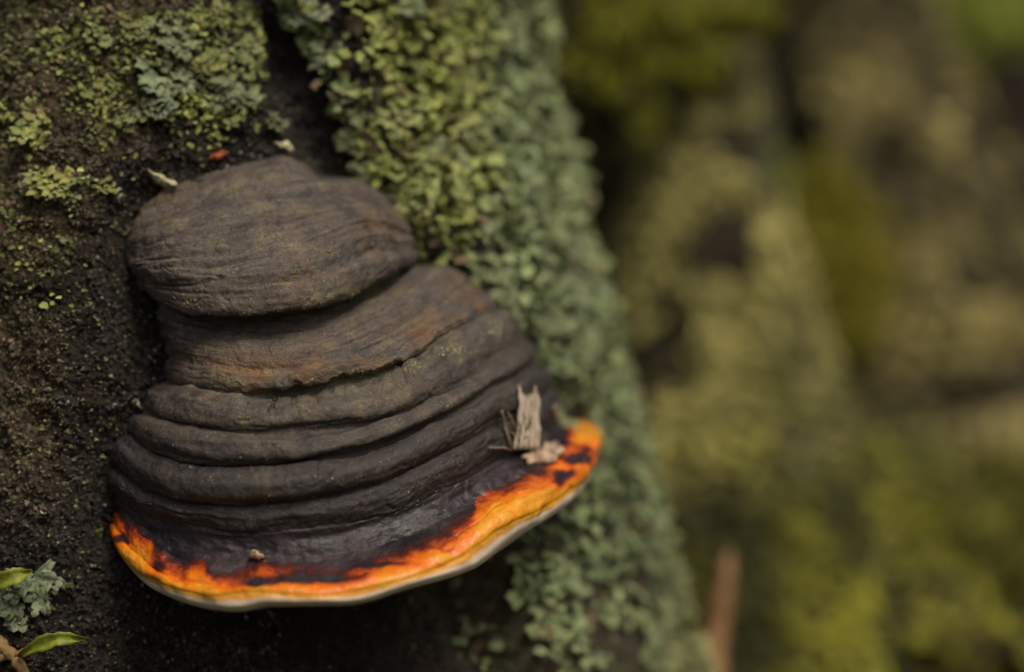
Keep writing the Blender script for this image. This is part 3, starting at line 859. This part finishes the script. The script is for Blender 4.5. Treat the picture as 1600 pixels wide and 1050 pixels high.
BLU = (0.23, 0.28, 0.145); YEL = (0.34, 0.36, 0.075); MID = (0.26, 0.30, 0.095); OLV = (0.22, 0.20, 0.075)
HEROES = [
    (278, 72, 62, BLU, 'pale blue-green ruffled lichen rosette high in the cluster over the bracket'),
    (252, 130, 74, BLU, 'broad blue-green lichen rosette with scalloped lobes in the middle of the bark cluster'),
    (247, 180, 62, (0.17, 0.22, 0.13), 'grey-green fan lichen hanging lowest of the blue-green ones in the bark cluster'),
    (345, 148, 60, (0.24, 0.29, 0.14), 'wide pale lichen fan beside the dark bark furrow'),
    (378, 160, 44, BLU, 'small blue-green lichen at the very edge of the dark furrow'),
    (318, 38, 56, YEL, 'yellow-green lichen rosette topping the cluster over the bracket'),
    (372, 85, 54, MID, 'mid-green lichen rosette bordering the furrow, above the pale fan'),
    (330, 100, 50, YEL, 'yellow-green lichen nestled between the blue-green rosettes'),
    (215, 50, 46, MID, 'mid-green lichen rosette on the outer side of the topmost rosettes'),
    (155, 60, 40, MID, 'loose green lichen rosette on brown crumbly bark, above a yellowish one'),
    (160, 152, 52, YEL, 'yellowish lichen rosette on brown bark next to the scalloped blue-green rosette'),
    (98, 90, 36, YEL, 'small yellow-green lichen tuft on crumbly brown bark, apart from the cluster'),
    (200, 195, 40, (0.30, 0.32, 0.10), 'light green lichen beside the hanging grey-green fan'),
    (365, 195, 34, YEL, 'small bright lichen under the pale fan, just above the bracket'),
    (50, 203, 66, YEL, 'bright yellow-green lichen cushion standing alone on brown bark'),
    (90, 292, 70, (0.36, 0.38, 0.07), 'vivid yellow-green lichen cushion nearest the side of the bracket'),
    (168, 298, 26, (0.36, 0.38, 0.07), 'small yellow-green lichen scrap between cushion and bracket'),
    (15, 340, 26, MID, 'small green lichen scrap below the vivid cushion'),
    (97, 375, 16, BLU, 'tiny pale green lichen dot on dark bark beside the bracket'),
    (425, 195, 38, (0.13, 0.15, 0.05), 'dull green lichen sunk in the dark bark furrow'),
    (42, 925, 100, (0.20, 0.26, 0.15), 'blue-green lichen rosette on wet black bark beside a green leaf', 11),
    (25, 968, 54, (0.19, 0.25, 0.15), 'lower blue-green lichen lobe cluster on wet black bark above the pointed leaf', 6),
    (108, 912, 16, (0.2, 0.24, 0.09), 'tiny green lichen dot on black bark under the orange margin'),
    (480, 20, 70, (0.30, 0.36, 0.22), 'pale mint lichen rosette on the far lip of the dark furrow'),
    (452, 30, 40, (0.28, 0.34, 0.20), 'small mint lichen lobe curling over the furrow edge'),
    (505, 95, 56, (0.24, 0.30, 0.15), 'soft green lichen rosette on the furrow lip below the mint one'),
    (545, 215, 54, (0.24, 0.27, 0.11), 'green lichen rosette where the furrow meets the bracket hump'),
    (570, 265, 46, (0.26, 0.30, 0.15), 'grey-green lichen drooping onto the top of the bracket hump'),
]
for h in HEROES:
    rosette(h[0], h[1], h[2], h[3], h[4], h[5] if len(h) > 5 else (9 if h[2] > 45 else 6))
# out of focus rosettes down the receding side of the trunk
r2 = random.Random(11)
k = 0
while k < 46:
    px, py = r2.uniform(600, 1060), r2.uniform(-10, 1050)
    d, _ = lichen_density(np.array([px]), np.array([py]))
    if d[0] < 0.5: continue
    if px > 880 + max(0, py - 200) * 0.24: continue
    if py > 330 and px < 660 + (py - 330) * 0.75: continue
    yel = px < 770 and py < 330
    c = (0.34, 0.36, 0.10) if (yel and r2.random() < .7) else (0.22, 0.27, 0.13)
    hue = 'yellow-green' if c[0] > .3 else 'grey-green'
    spot = ('above the hump of the bracket' if py < 260 and px < 760 else 'along the outer trunk edge, higher than the hump' if py < 260 else
            'level with the hump of the bracket' if py < 420 else 'beside the ridged flank of the bracket' if py < 640 else
            'level with the orange tip' if py < 800 else 'below the orange tip')
    lab = 'blurred ' + hue + ' lichen rosette, ' + spot
    rosette(px, py, r2.uniform(50, 85), c, lab, 7, hue + ' lichens ' + spot, lift=0.15)
    k += 1

# ------------------------------------------------------------------ moss
def blade_template():
    V = np.array([(0, -0.10, 0), (0, 0.10, 0), (0.55, 0.13, 0.05), (0.55, -0.13, 0.05), (1, 0, 0.0)], float)
    F = np.array([(0, 1, 2), (0, 2, 3), (3, 2, 4)])
    return V, F, np.array([0.2, 0.2, 0.6, 0.6, 1.0])
BLADE = [blade_template()]

def moss_clump(name, label, blobs, n, blade, cols, group=None, kind=None, cat='moss', hang=0.0):
    """blobs: (px, py, Y, rx, ry, rz) ellipsoids in cm that together make one cushion"""
    pos, nn, cc = [], [], []
    tot = sum(b_[3] * b_[5] for b_ in blobs)
    for b_ in blobs:
        m = max(30, int(n * b_[3] * b_[5] / tot))
        c = P(np.array(float(b_[0])), np.array(float(b_[1])), b_[2])
        d = rng.normal(size=(m, 3)); d /= np.linalg.norm(d, axis=1, keepdims=True)
        lump = 1 + 0.35 * fbm(d * 2.2 + b_[0] * 0.01, 3, 601)
        rad = (0.75 + 0.3 * rng.random(m) ** 0.5) * lump
        pos.append(c + d * np.array(b_[3:6]) * rad[:, None])
        nn.append(d)
        v = 0.5 + 0.5 * fbm(d * 3 + b_[1] * 0.01, 2, 603)
        t = np.clip(v + rng.normal(size=m) * 0.2, 0, 1)[:, None]
        cc.append((np.array(cols[0]) * (1 - t) + np.array(cols[1]) * t) * rng.uniform(0.6, 1.3, (m, 1)))
    pos = np.concatenate(pos); nn = np.concatenate(nn); cc = np.concatenate(cc)
    org = pos.mean(0)
    fr = frames(nn, hang, (15, 75))
    V, F, C = scatter(BLADE, pos - org, fr, rng.uniform(0.6, 1.4, len(pos)) * blade, cc)
    o = link(name, mesh_np(name, V, F, M_MOSS, smooth=False, attrs={'col': C}), loc=W(org))
    tag(o, label, cat, group, kind)
    return o

MG = ((0.012, 0.015, 0.002), (0.44, 0.45, 0.010)); MO = ((0.05, 0.052, 0.005), (0.25, 0.245, 0.016)); MP = ((0.10, 0.10, 0.02), (0.34, 0.34, 0.08))
moss_clump('moss', 'vivid green moss hanging in the gap between trunk and olive root',
           [(945, 20, 46, 1.2, 1.1, 2.0), (985, 10, 47, 1.1, 1.0, 1.8), (1040, 15, 49, 1.5, 1.3, 1.6), (1095, 80, 50, 1.3, 1.2, 1.9), (1140, 10, 51, 1.9, 1.5, 1.3), (1000, 95, 48, 0.9, .8, 1.0), (915, 105, 44, 1.0, .9, 0.7), (1008, 180, 49, 0.6, 0.6, 1.6), (1060, 95, 49, .8, .8, .9), (1180, 20, 53, 1, 1, 1.2), (955, 130, 47, .6, .6, .6)],
           6500, 0.65, MG, hang=0.5)
moss_clump('moss', 'olive moss tongue down the crevice of the leaning root',
           [(1285, 300, 92, 2.2, 1.7, 2.8), (1310, 370, 91, 3.4, 2.0, 4.0), (1320, 440, 89, 3.7, 2.0, 3.8), (1325, 500, 87, 2.6, 1.7, 2.6)], 5000, 1.1, ((0.13, 0.12, 0.008), (0.40, 0.36, 0.012)), hang=0.4)
moss_clump('moss', 'pale fluffy moss cushion at the foot of the leaning root', [(1415, 720, 72, 2.2, 1.9, 1.8), (1395, 735, 72, 1.7, 1.5, 1.4)], 2200, 0.8, MP)
moss_clump('moss', 'light moss tuft at the base of the olive root', [(1200, 650, 48, 1.9, 1.4, 2.1), (1185, 610, 48, 1.4, 1.2, 1.7)], 1800, 0.6, MP)
moss_clump('moss', 'dark green moss hummock at the olive root foot', [(1210, 900, 46, 4.6, 3.4, 3.2), (1180, 850, 46, 3, 2.4, 2.4), (1140, 960, 44, 3, 2.4, 2.6)], 5000, 0.75, MO)
moss_clump('moss', 'wide olive moss hummock below the leaning root', [(1480, 880, 58, 5.6, 4, 4.0), (1560, 800, 62, 4.4, 3.4, 3.6), (1400, 930, 54, 4, 3.2, 3.0)], 8000, 0.95, MO)
moss_clump('moss', 'low brownish moss hummock in front of the wide olive one', [(1330, 1010, 46, 4.4, 3.2, 3.0), (1440, 1040, 46, 4.4, 3.2, 3.0)], 5000, 0.75, ((0.06, 0.052, 0.006), (0.25, 0.21, 0.02)))

def stump():
    """a low broken stump far behind, its rim buried under moss"""
    c = P(np.array(1690.0), np.array(300.0), 165)
    a = np.linspace(0, 2 * np.pi, 97); zz = np.linspace(-1, 1, 60)
    A, T = np.meshgrid(a, zz)
    zb = ground_z(c[:1], np.array([165.0]))[0] - 6
    zt = P(np.array(1600.0), np.array(125.0), 165)[2]
    Z = zb + (zt - zb) * (T + 1) / 2
    R = 21 + 5 * (1 - (T + 1) / 2) ** 2
    q = np.stack([np.cos(A) * 3, np.sin(A) * 3, Z * 0.03], -1)
    R = R + 2.0 * fbm(q, 4, 951) + 0.8 * fbm(q * 5, 3, 961)
    Z = Z + (T > 0.9) * 3 * fbm(q * 1.5, 2, 971)
    G = np.stack([c[0] + R * np.cos(A), c[1] + R * np.sin(A), Z], -1)
    G[:, -1] = G[:, 0]
    V = G.reshape(-1, 3); org = np.array([c[0], c[1], zb])
    e = link('tree_stump', None, loc=W(org)); e.empty_display_size = .05
    tag(e, 'dark brown broken stump far behind the roots with a green moss cap', 'stump')
    zn = np.tile(np.array([0.2, 0.25, 0.1]), (len(V), 1))
    link('bark', mesh_np('bark', V - org, grid_faces(*A.shape), M_BARK, attrs={'zone': zn}), e)
    rr = np.linspace(0, 1, 12)
    top = np.array([[org[0] + (G[-1, j, 0] - org[0]) * r_, org[1] + (G[-1, j, 1] - org[1]) * r_, zt + (G[-1, j, 2] - zt) * r_] for r_ in rr for j in range(97)])
    link('cut_face', mesh_np('cut_face', top - org, grid_faces(12, 97), M_BARK, attrs={'zone': np.tile(np.array([0.2, 0.5, 0.2]), (len(top), 1))}), e)
    bl = []
    for (x, y, rx) in ((1480, 60, 9), (1540, 40, 11), (1610, 30, 11), (1690, 30, 12), (1570, 70, 9), (1640, 80, 9), (1460, 95, 6)):
        bl.append((x, y, 158, rx * .8, rx * .9, rx * .62))
    moss_clump('moss', 'fresh green moss cap heaped over the far stump', bl, 7000, 2.0, ((0.20, 0.26, 0.03), (0.46, 0.52, 0.07)))
stump()

def root_cover(i, label, n, cols, sc, lo=-0.15):
    G, nn = ROOTS[i]
    px, py = proj(G)
    ok = (nn[..., 1] < 0.35) & (py > -150) & (py < 1200)
    nz = fbm(G * np.array([.3, .3, .18]), 3, 701 + i)
    idx = np.nonzero((ok & ((nz > lo) | (py > 640))).ravel())[0]
    k = rng.choice(idx, n)
    p = G.reshape(-1, 3)[k] + rng.normal(size=(n, 3)) * 0.25
    nrm = nn.reshape(-1, 3)[k]
    t = np.clip(0.5 + 1.9 * fbm(p * 0.17, 2, 711 + i) + rng.normal(size=n) * 0.15, 0, 1)[:, None]
    c = (np.array(cols[0]) * (1 - t) + np.array(cols[1]) * t) * rng.uniform(0.6, 1.3, (n, 1))
    ppx, ppy = proj(p)
    foot = sstep(640, 800, ppy + 90 * fbm(p * 0.2, 2, 721 + i))[:, None]
    c = c * (1 - foot) + foot * (np.array((0.04, 0.042, 0.004)) * (1 - t) + np.array((0.25, 0.245, 0.016)) * t)
    V, F, C = scatter(SMALL_T, p, frames(nrm, 0.7, (10, 60)), rng.uniform(0.6, 1.4, n) * sc, c)
    o = link('lichen_mat', mesh_np('lichen_mat', V, F, M_LMAT, attrs={'col': C}), loc=(0, 0, H0))
    tag(o, label, 'lichen', kind='stuff')
root_cover(0, 'olive lichen fleece over the buttress root', 11000, ((0.11, 0.105, 0.03), (0.37, 0.34, 0.105)), 0.7, -0.12)
root_cover(1, 'buff and olive lichen fleece over the leaning root', 10000, ((0.10, 0.085, 0.03), (0.37, 0.32, 0.115)), 1.2, -0.12)
root_cover(2, 'dark olive moss film on the root added for the shaded gap', 6000, ((0.03, 0.03, 0.006), (0.12, 0.11, 0.02)), 0.8, -0.1)  # dark colour keeps the added gap tube reading as shade

def ground_moss():
    n = 66000
    u = rng.random(n)
    Y = 35 + 300 * u ** 1.4
    X = (-0.02 + rng.random(n) * 0.60) * (DIST + Y) + rng.normal(size=n) * 3
    Z = ground_z(X, Y)
    p = np.stack([X, Y, Z], -1)
    nz = fbm(p * np.array([.05, .05, 0]), 3, 801)
    keep = nz > -0.12
    p = p[keep]; nz = nz[keep]; m = len(p)
    p[:, 2] += rng.uniform(0, 0.8, m)
    t = np.clip(0.4 + 1.4 * fbm(p * 0.11, 3, 811) + rng.normal(size=m) * .15, 0, 1)[:, None]
    c = (np.array((0.045, 0.045, 0.006)) * (1 - t) + np.array((0.20, 0.19, 0.02)) * t) * rng.uniform(.6, 1.3, (m, 1))
    far = sstep(110, 200, p[:, 1])[:, None]
    c = c * (1 - far) + far * np.array((0.16, 0.22, 0.03)) * rng.uniform(.6, 1.4, (m, 1))
    nn = np.tile(np.array([0, -0.3, 0.95]), (m, 1))
    V, F, C = scatter(BLADE, p, frames(nn, 0, (30, 80)), rng.uniform(.7, 1.5, m) * (0.7 + 0.011 * p[:, 1]), c)
    o = link('moss_carpet', mesh_np('moss_carpet', V, F, M_MOSS, smooth=False, attrs={'col': C}), loc=(0, 0, H0))
    tag(o, 'carpet of green moss shoots over the forest floor behind the roots', 'moss', kind='stuff')
ground_moss()

# ------------------------------------------------------------------ small things
def tube(path, radii, ns=8, twist=0.0):
    path = np.array(path, float); radii = np.array(radii, float)
    t = np.gradient(path, axis=0); t /= np.linalg.norm(t, axis=1, keepdims=True)
    ref = np.array([0.3, -1.0, 0.2])
    u = np.cross(t, ref); u /= np.linalg.norm(u, axis=1, keepdims=True)
    w = np.cross(t, u)
    a = np.linspace(0, 2 * np.pi, ns, endpoint=False)
    V = path[:, None] + radii[:, None, None] * (np.cos(a)[None, :, None] * u[:, None] + np.sin(a)[None, :, None] * w[:, None])
    F = []
    for i in range(len(path) - 1):
        for j in range(ns):
            F.append((i * ns + j, i * ns + (j + 1) % ns, (i + 1) * ns + (j + 1) % ns, (i + 1) * ns + j))
    n = len(path) * ns
    V = np.concatenate([V.reshape(-1, 3), path[:1], path[-1:]])
    for j in range(ns):
        F.append((n, (j + 1) % ns, j, n)); F.append((n + 1, (len(path) - 1) * ns + j, (len(path) - 1) * ns + (j + 1) % ns, n + 1))
    return V, F

def mesh_list(name, V, F, mat):
    me = bpy.data.meshes.new(name)
    F = [tuple(dict.fromkeys(int(x) for x in f)) for f in F]
    me.from_pydata([tuple(v * 0.01) for v in np.asarray(V)], [], F)
    for p in me.polygons: p.use_smooth = True
    me.materials.append(mat)
    return me

M_SPL = plain_material('bleached_wood_fibre', (0.26, 0.20, 0.13), (0.66, 0.58, 0.45), 500, 0.8, 0.0008, (1, 1, .25))
M_SPLD = plain_material('fibrous_wood', (0.07, 0.05, 0.03), (0.24, 0.18, 0.11), 900, 0.85, 0.001, (1, 1, .3))
M_TWIG = plain_material('twig_bark', (0.09, 0.07, 0.05), (0.26, 0.21, 0.14), 800, 0.7)
M_FLAKE = plain_material('pale_wood_flake', (0.20, 0.12, 0.07), (0.62, 0.47, 0.32), 300, 0.75, 0.001)
M_LEAF = plain_material('moss_leaf', (0.12, 0.15, 0.012), (0.27, 0.31, 0.03), 350, 0.5, 0.0005, (1, 1, 1))
M_STEM = plain_material('dead_stem', (0.17, 0.085, 0.035), (0.42, 0.24, 0.11), 60, 0.6)
M_BSTEM = plain_material('brown_moss_stem', (0.14, 0.085, 0.03), (0.32, 0.21, 0.08), 600, 0.7)
M_RED = plain_material('red_bud_scale', (0.20, 0.035, 0.012), (0.42, 0.10, 0.03), 500, 0.5)
M_CHIP = plain_material('pale_lichen_chip', (0.34, 0.32, 0.15), (0.62, 0.60, 0.36), 600, 0.8)

def fpt(px, py, lift=0.0):
    p, n = on_fungus(px, py)
    return p + n * lift, n

def splinter():
    base, n = fpt(815, 694, 0.05)
    e = link('wood_splinter', None, loc=W(base)); e.empty_display_size = .01
    tag(e, 'pale frayed wood splinter standing upright against the lowest ridges of the bracket', 'wood splinter')
    r = random.Random(5)
    tops = [(811, 601), (813, 606), (816, 614), (819, 620), (822, 617), (825, 622), (828, 616), (831, 621), (834, 613), (837, 603), (838, 608), (841, 614), (843, 622), (818, 630), (826, 632), (833, 628), (840, 632), (822, 642), (836, 645)]
    nt_ = len(tops)
    for i, (tx, ty) in enumerate(tops):
        u_ = (tx - 811) / 32
        bx = 804 + u_ * 36 + r.uniform(-3, 3)
        XY = []; SY = []
        for q in np.linspace(0, 1, 11):
            waist = 822 + (u_ - 0.5) * 24
            mx = (1 - q) * bx + q * tx
            mx = mx + (waist + 4 - mx) * 0.75 * math.exp(-((q - .6) / .3) ** 2) + r.uniform(-.9, .9)
            my = (1 - q) * 702 + q * ty
            XY.append((mx, my)); SY.append(fpt(mx, my)[0][1])
        SY = np.array(SY); qq = np.linspace(0, 1, 11)
        fit = np.polyval(np.polyfit(qq, SY, 1), qq)
        fit = fit - max(0, (fit - SY).max()) - 0.06 - (0.12 if i > 12 else 0) - r.uniform(0, .10)
        pts = np.array([P(np.array(x_), np.array(y_), v_) for (x_, y_), v_ in zip(XY, fit)]) - base
        rad = np.interp(qq, [0, .35, .75, .93, 1], [0.05, 0.075, 0.06, .045, 0.018]) * r.uniform(.7, 1.2)
        rad = rad * (1 + 0.3 * np.array([r.uniform(-1, 1) for _ in rad]))
        link('fibre', mesh_list('fibre', *tube(pts, rad, 6), M_SPL), e)
    for i in range(46):       # frayed brown fibres at the foot
        bx = r.uniform(800, 846); by = r.uniform(672, 708)
        p0, n0 = fpt(bx, by, 0.05)
        d = np.array([r.uniform(-.25, .25), r.uniform(-.3, -.05), r.uniform(.1, .8)])
        pts = np.array([p0, p0 + d * .5 + n0 * .1, p0 + d]) - base
        link('fibre', mesh_list('fibre', *tube(pts, [.035, .028, .008], 5), M_SPLD), e)
splinter()

def twig():
    base, n = fpt(793, 698, 0.08)
    e = link('twig', None, loc=W(base)); e.empty_display_size = .01
    tag(e, 'thin forked grey twig stuck beside the pale splinter', 'twig')
    def path(L, lift):
        out = []
        for (x, y) in L:
            p, nn_ = fpt(x, y, lift); out.append(p - base)
        return np.array(out)
    link('stalk', mesh_list('stalk', *tube(path([(797, 702), (793, 690), (788, 672), (784, 655), (781, 640)], .13), [.055, .05, .055, .045, .06], 7), M_TWIG), e)
    link('side_shoot', mesh_list('side_shoot', *tube(path([(797, 702), (784, 700), (772, 699), (760, 700)], .1), [.05, .045, .04, .03], 7), M_TWIG), e)
twig()

def flake(name, label, cat, pts_px, mat, lift=0.06, thick=0.07, where=on_fungus, ruff=0.03, seed=1, dome=0.05, jag=1.2):
    """an irregular thin chip lying on the surface: outline + thickness"""
    r = np.random.default_rng(seed)
    pts = np.array(pts_px, float)
    if jag:
        pts = np.concatenate([np.stack([pts, 0.5 * (pts + np.roll(pts, -1, 0))], 1)]).reshape(-1, 2)
        pts = pts + r.uniform(-jag, jag, pts.shape)
    c = pts.mean(0)
    rings = [1.0, 0.72, 0.4]
    P3, NN = [], []
    for k_ in rings:
        for p in pts:
            q = c + (p - c) * k_
            a, n = where(q[0], q[1])
            P3.append(a); NN.append(n)
    a, n = where(*c); P3.append(a); NN.append(n)
    P3 = np.array(P3); nm = np.mean(NN, 0); nm /= np.linalg.norm(nm)
    m = len(pts)
    hgt = np.concatenate([np.full(m, 0), np.full(m, dome * .6), np.full(m, dome), [dome]]) + r.uniform(-ruff, ruff, 3 * m + 1)
    top = P3 + nm * (lift + hgt + thick * .5)[:, None]
    bot = P3 + nm * (lift - thick * .5 + hgt * .5)[:, None]
    V = np.concatenate([top, bot]); n1 = 3 * m + 1
    F = []
    for s_ in (0, n1):
        for k_ in range(2):
            for j in range(m):
                f = (s_ + k_ * m + j, s_ + k_ * m + (j + 1) % m, s_ + (k_ + 1) * m + (j + 1) % m, s_ + (k_ + 1) * m + j)
                F.append(f if s_ == 0 else f[::-1])
        for j in range(m):
            f = (s_ + 2 * m + j, s_ + 2 * m + (j + 1) % m, s_ + 3 * m)
            F.append(f if s_ == 0 else f[::-1])
    for j in range(m): F.append((j, n1 + j, n1 + (j + 1) % m, (j + 1) % m))
    o = link(name, mesh_list(name, V - P3[-1], F, mat), loc=W(P3[-1]))
    tag(o, label, cat)
    return o
flake('wood_flake', 'peach-coloured crumbled wood flake on the ledge at the foot of the splinter', 'wood flake',
      [(816, 718), (828, 709), (840, 703), (850, 694), (864, 690), (874, 694), (879, 703), (872, 712), (866, 719), (852, 722), (836, 723), (824, 724)], M_FLAKE, 0.05, .10, ruff=.09, seed=3, dome=.08, jag=3.0)
flake('wood_flake', 'small tan crumb of wood lying where resin belt meets orange margin', 'wood flake',
      [(387, 871), (393, 864), (400, 860), (406, 865), (413, 871), (404, 874), (394, 874)], M_FLAKE, 0.10, .12, seed=4, dome=.1)
flake('wood_flake', 'greyish wood sliver tucked behind the splinter beside the orange tip', 'wood flake',
      [(862, 640), (870, 634), (878, 642), (883, 655), (876, 662), (868, 654)], plain_material('grey_wood', (0.15, 0.11, 0.08), (0.36, 0.27, 0.2), 500, .8), 0.10, .1, seed=6)
flake('bud_scale', 'small orange-red bud scale on bark above the bracket hump', 'bud scale',
      [(322, 250), (330, 243), (343, 238), (352, 240), (346, 248), (335, 253)], M_RED, 0.15, .06, on_trunk, seed=7)
flake('lichen_chip', 'pale yellowish lichen chip perched on the crest of the bracket hump', 'lichen',
      [(420, 228), (432, 229), (440, 225), (449, 234), (452, 241), (440, 240), (430, 236)], M_CHIP, 0.3, .06, on_trunk, seed=8)
flake('lichen_chip', 'long pale lichen chip at the upper side of the hump where it meets bark', 'lichen',
      [(233, 262), (240, 268), (252, 270), (262, 276), (276, 281), (280, 285), (268, 289), (258, 293), (250, 284), (240, 276)], M_CHIP, 0.35, .06, on_trunk, seed=9)

def leaf(label, L, wid, yoff, seed):
    """lanceolate leaf along px points with widths in px"""
    t = np.linspace(0, 1, 15)
    L = np.array(L, float)
    c = pchip(np.linspace(0, 1, len(L)), L, t)
    w = wid * np.sin(np.pi * np.clip(t * 0.93 + 0.05, 0, 1)) ** 0.8 * (1 + 0.14 * np.sin(t * 17 + seed) + 0.08 * np.sin(t * 41))
    d = np.gradient(c, axis=0); d /= np.linalg.norm(d, axis=1, keepdims=True)
    nrm = np.stack([-d[:, 1], d[:, 0]], 1)
    base, _ = on_trunk(L[0, 0] + 15, min(L[0, 1], 1040))
    V = []
    for q in (-1, -.5, 0, .5, 1):
        pt = c + nrm * (w * q)[:, None]
        Y = base[1] + yoff - 0.5 * np.sin(np.pi * t) + 0.16 * (1 - abs(q)) + 0.05 * np.sin(t * 14 + 2 * q)
        V.append(P(pt[:, 0], pt[:, 1], Y))
    V = np.array(V).reshape(-1, 3)
    V2 = V + np.array([0, 0.05, 0])
    F = grid_faces(5, 15)
    n = len(V)
    per = np.concatenate([np.arange(15), 15 * np.arange(1, 5) + 14, 60 + np.arange(13, -1, -1), 15 * np.arange(3, -1, -1)])
    side = np.stack([per[:-1], per[:-1] + n, per[1:] + n, per[1:]], -1)
    F = np.concatenate([F, F[:, ::-1] + n, side])
    o = link('leaf', mesh_np('leaf', np.concatenate([V, V2]) - V[0], F, M_LEAF), loc=W(V[0]))
    tag(o, label, 'leaf')
leaf('pointed bright green leaf on black bark below the blue-green rosette', [(28, 1026), (60, 1008), (95, 998), (134, 998)], 12, -0.7, 1)
leaf('shorter green leaf lying across the blue-green rosette', [(-25, 925), (0, 908), (25, 900), (50, 892)], 14, -0.9, 2)

def stems():
    p, _ = on_trunk(6, 1030)
    for lab, L, r0 in (('brown withered stem at the base of the pointed leaf', [(-15, 1000), (5, 1012), (25, 1032), (45, 1062)], .26),
                       ('second brown withered stem running behind the pointed leaf', [(-20, 1035), (10, 1024), (30, 1022), (48, 1018)], .16)):
        pts = np.array([P(np.array(float(x)), np.array(float(y)), p[1] - .45 - .02 * i) for i, (x, y) in enumerate(L)])
        tq = np.linspace(0, 3, 14)
        pts = pchip(np.arange(4), pts, tq)
        o = link('stem', mesh_list('stem', *tube(pts - pts[0], np.linspace(r0, r0 * .6, 14) * (1 + .2 * rng.normal(size=14)), 8), M_BSTEM), loc=W(pts[0]))
        tag(o, lab, 'stem', None)
    L = [(1098, 1320, 26), (1110, 1120, 27), (1116, 1000, 28), (1129, 930, 28), (1140, 860, 28)]
    pts = np.array([P(np.array(float(x)), np.array(float(y)), Y) for x, y, Y in L])
    pts = pchip(np.arange(5), pts, np.linspace(0, 4, 20))
    rad = np.interp(np.linspace(0, 1, 20), [0, .6, .9, 1], [.72, .58, .36, .07])
    o = link('dead_stalk', mesh_list('dead_stalk', *tube(pts - pts[0], rad, 10), M_STEM), loc=W(pts[0]))
    tag(o, 'orange-brown dead stalk rising in front of the mossy roots', 'stalk')
stems()

def crust_grains():
    """crustose lichen specks on the cap"""
    oc = np.array([(1, 0, 0), (-1, 0, 0), (0, 1, 0), (0, -1, 0), (0, 0, .6), (0, 0, -.5)], float)
    of = np.array([(0, 2, 4), (2, 1, 4), (1, 3, 4), (3, 0, 4), (2, 0, 5), (1, 2, 5), (3, 1, 5), (0, 3, 5)])
    T = [(oc * np.random.default_rng(900 + i).uniform(.6, 1.2, (6, 1)), of, np.full(6, .5)) for i in range(4)]
    pos, nn, cc, ss = [], [], [], []
    spots = [(775, 514, 12, 12, 50, (0.42, 0.42, 0.22)), (712, 545, 20, 8, 45, (0.36, 0.34, 0.14)), (640, 572, 26, 10, 50, (0.30, 0.27, 0.10)), (560, 588, 30, 8, 35, (0.27, 0.24, 0.08)), (516, 392, 7, 9, 12, (.26, .17, .04)), (465, 432, 12, 8, 14, (.24, .19, .05)),
             (255, 310, 28, 14, 90, (0.22, 0.15, 0.06)), (300, 285, 40, 8, 60, (0.2, 0.15, 0.06)), (560, 465, 50, 8, 50, (0.16, 0.18, 0.03)), (450, 500, 90, 30, 60, (0.16, 0.12, 0.05)), (440, 265, 20, 12, 20, (.24, .18, .07)), (690, 440, 30, 30, 20, (.22, .20, .06)), (290, 470, 30, 10, 10, (.26, .26, .05))]
    for x, y, sx, sy, m, c in spots:
        for _ in range(m):
            p, n = fpt(rng.normal(x, sx * .6), rng.normal(y, sy * .6), .0)
            pos.append(p); nn.append(n); cc.append(np.array(c) * rng.uniform(.5, 1.3)); ss.append(rng.uniform(.02, .055))
    for _ in range(520):
        p, n = fpt(rng.uniform(200, 850), rng.uniform(270, 800), .0)
        pos.append(p); nn.append(n); ss.append(rng.uniform(.010, .030))
        cc.append(np.array(random.choice([(.42, .40, .30), (.30, .30, .06), (.22, .18, .08), (.5, .48, .4), (.3, .24, .07)])) * rng.uniform(.6, 1.1))
    V, F, C = scatter(T, np.array(pos), frames(np.array(nn), 0, (0, 10)), np.array(ss), np.array(cc))
    o = link('lichen_crust', mesh_np('lichen_crust', V, F, M_CRUMB, smooth=False, attrs={'col': C}), loc=(0, 0, H0))
    tag(o, 'yellowish crustose lichen specks dotted over the ridges of the bracket', 'lichen', kind='stuff')
crust_grains()
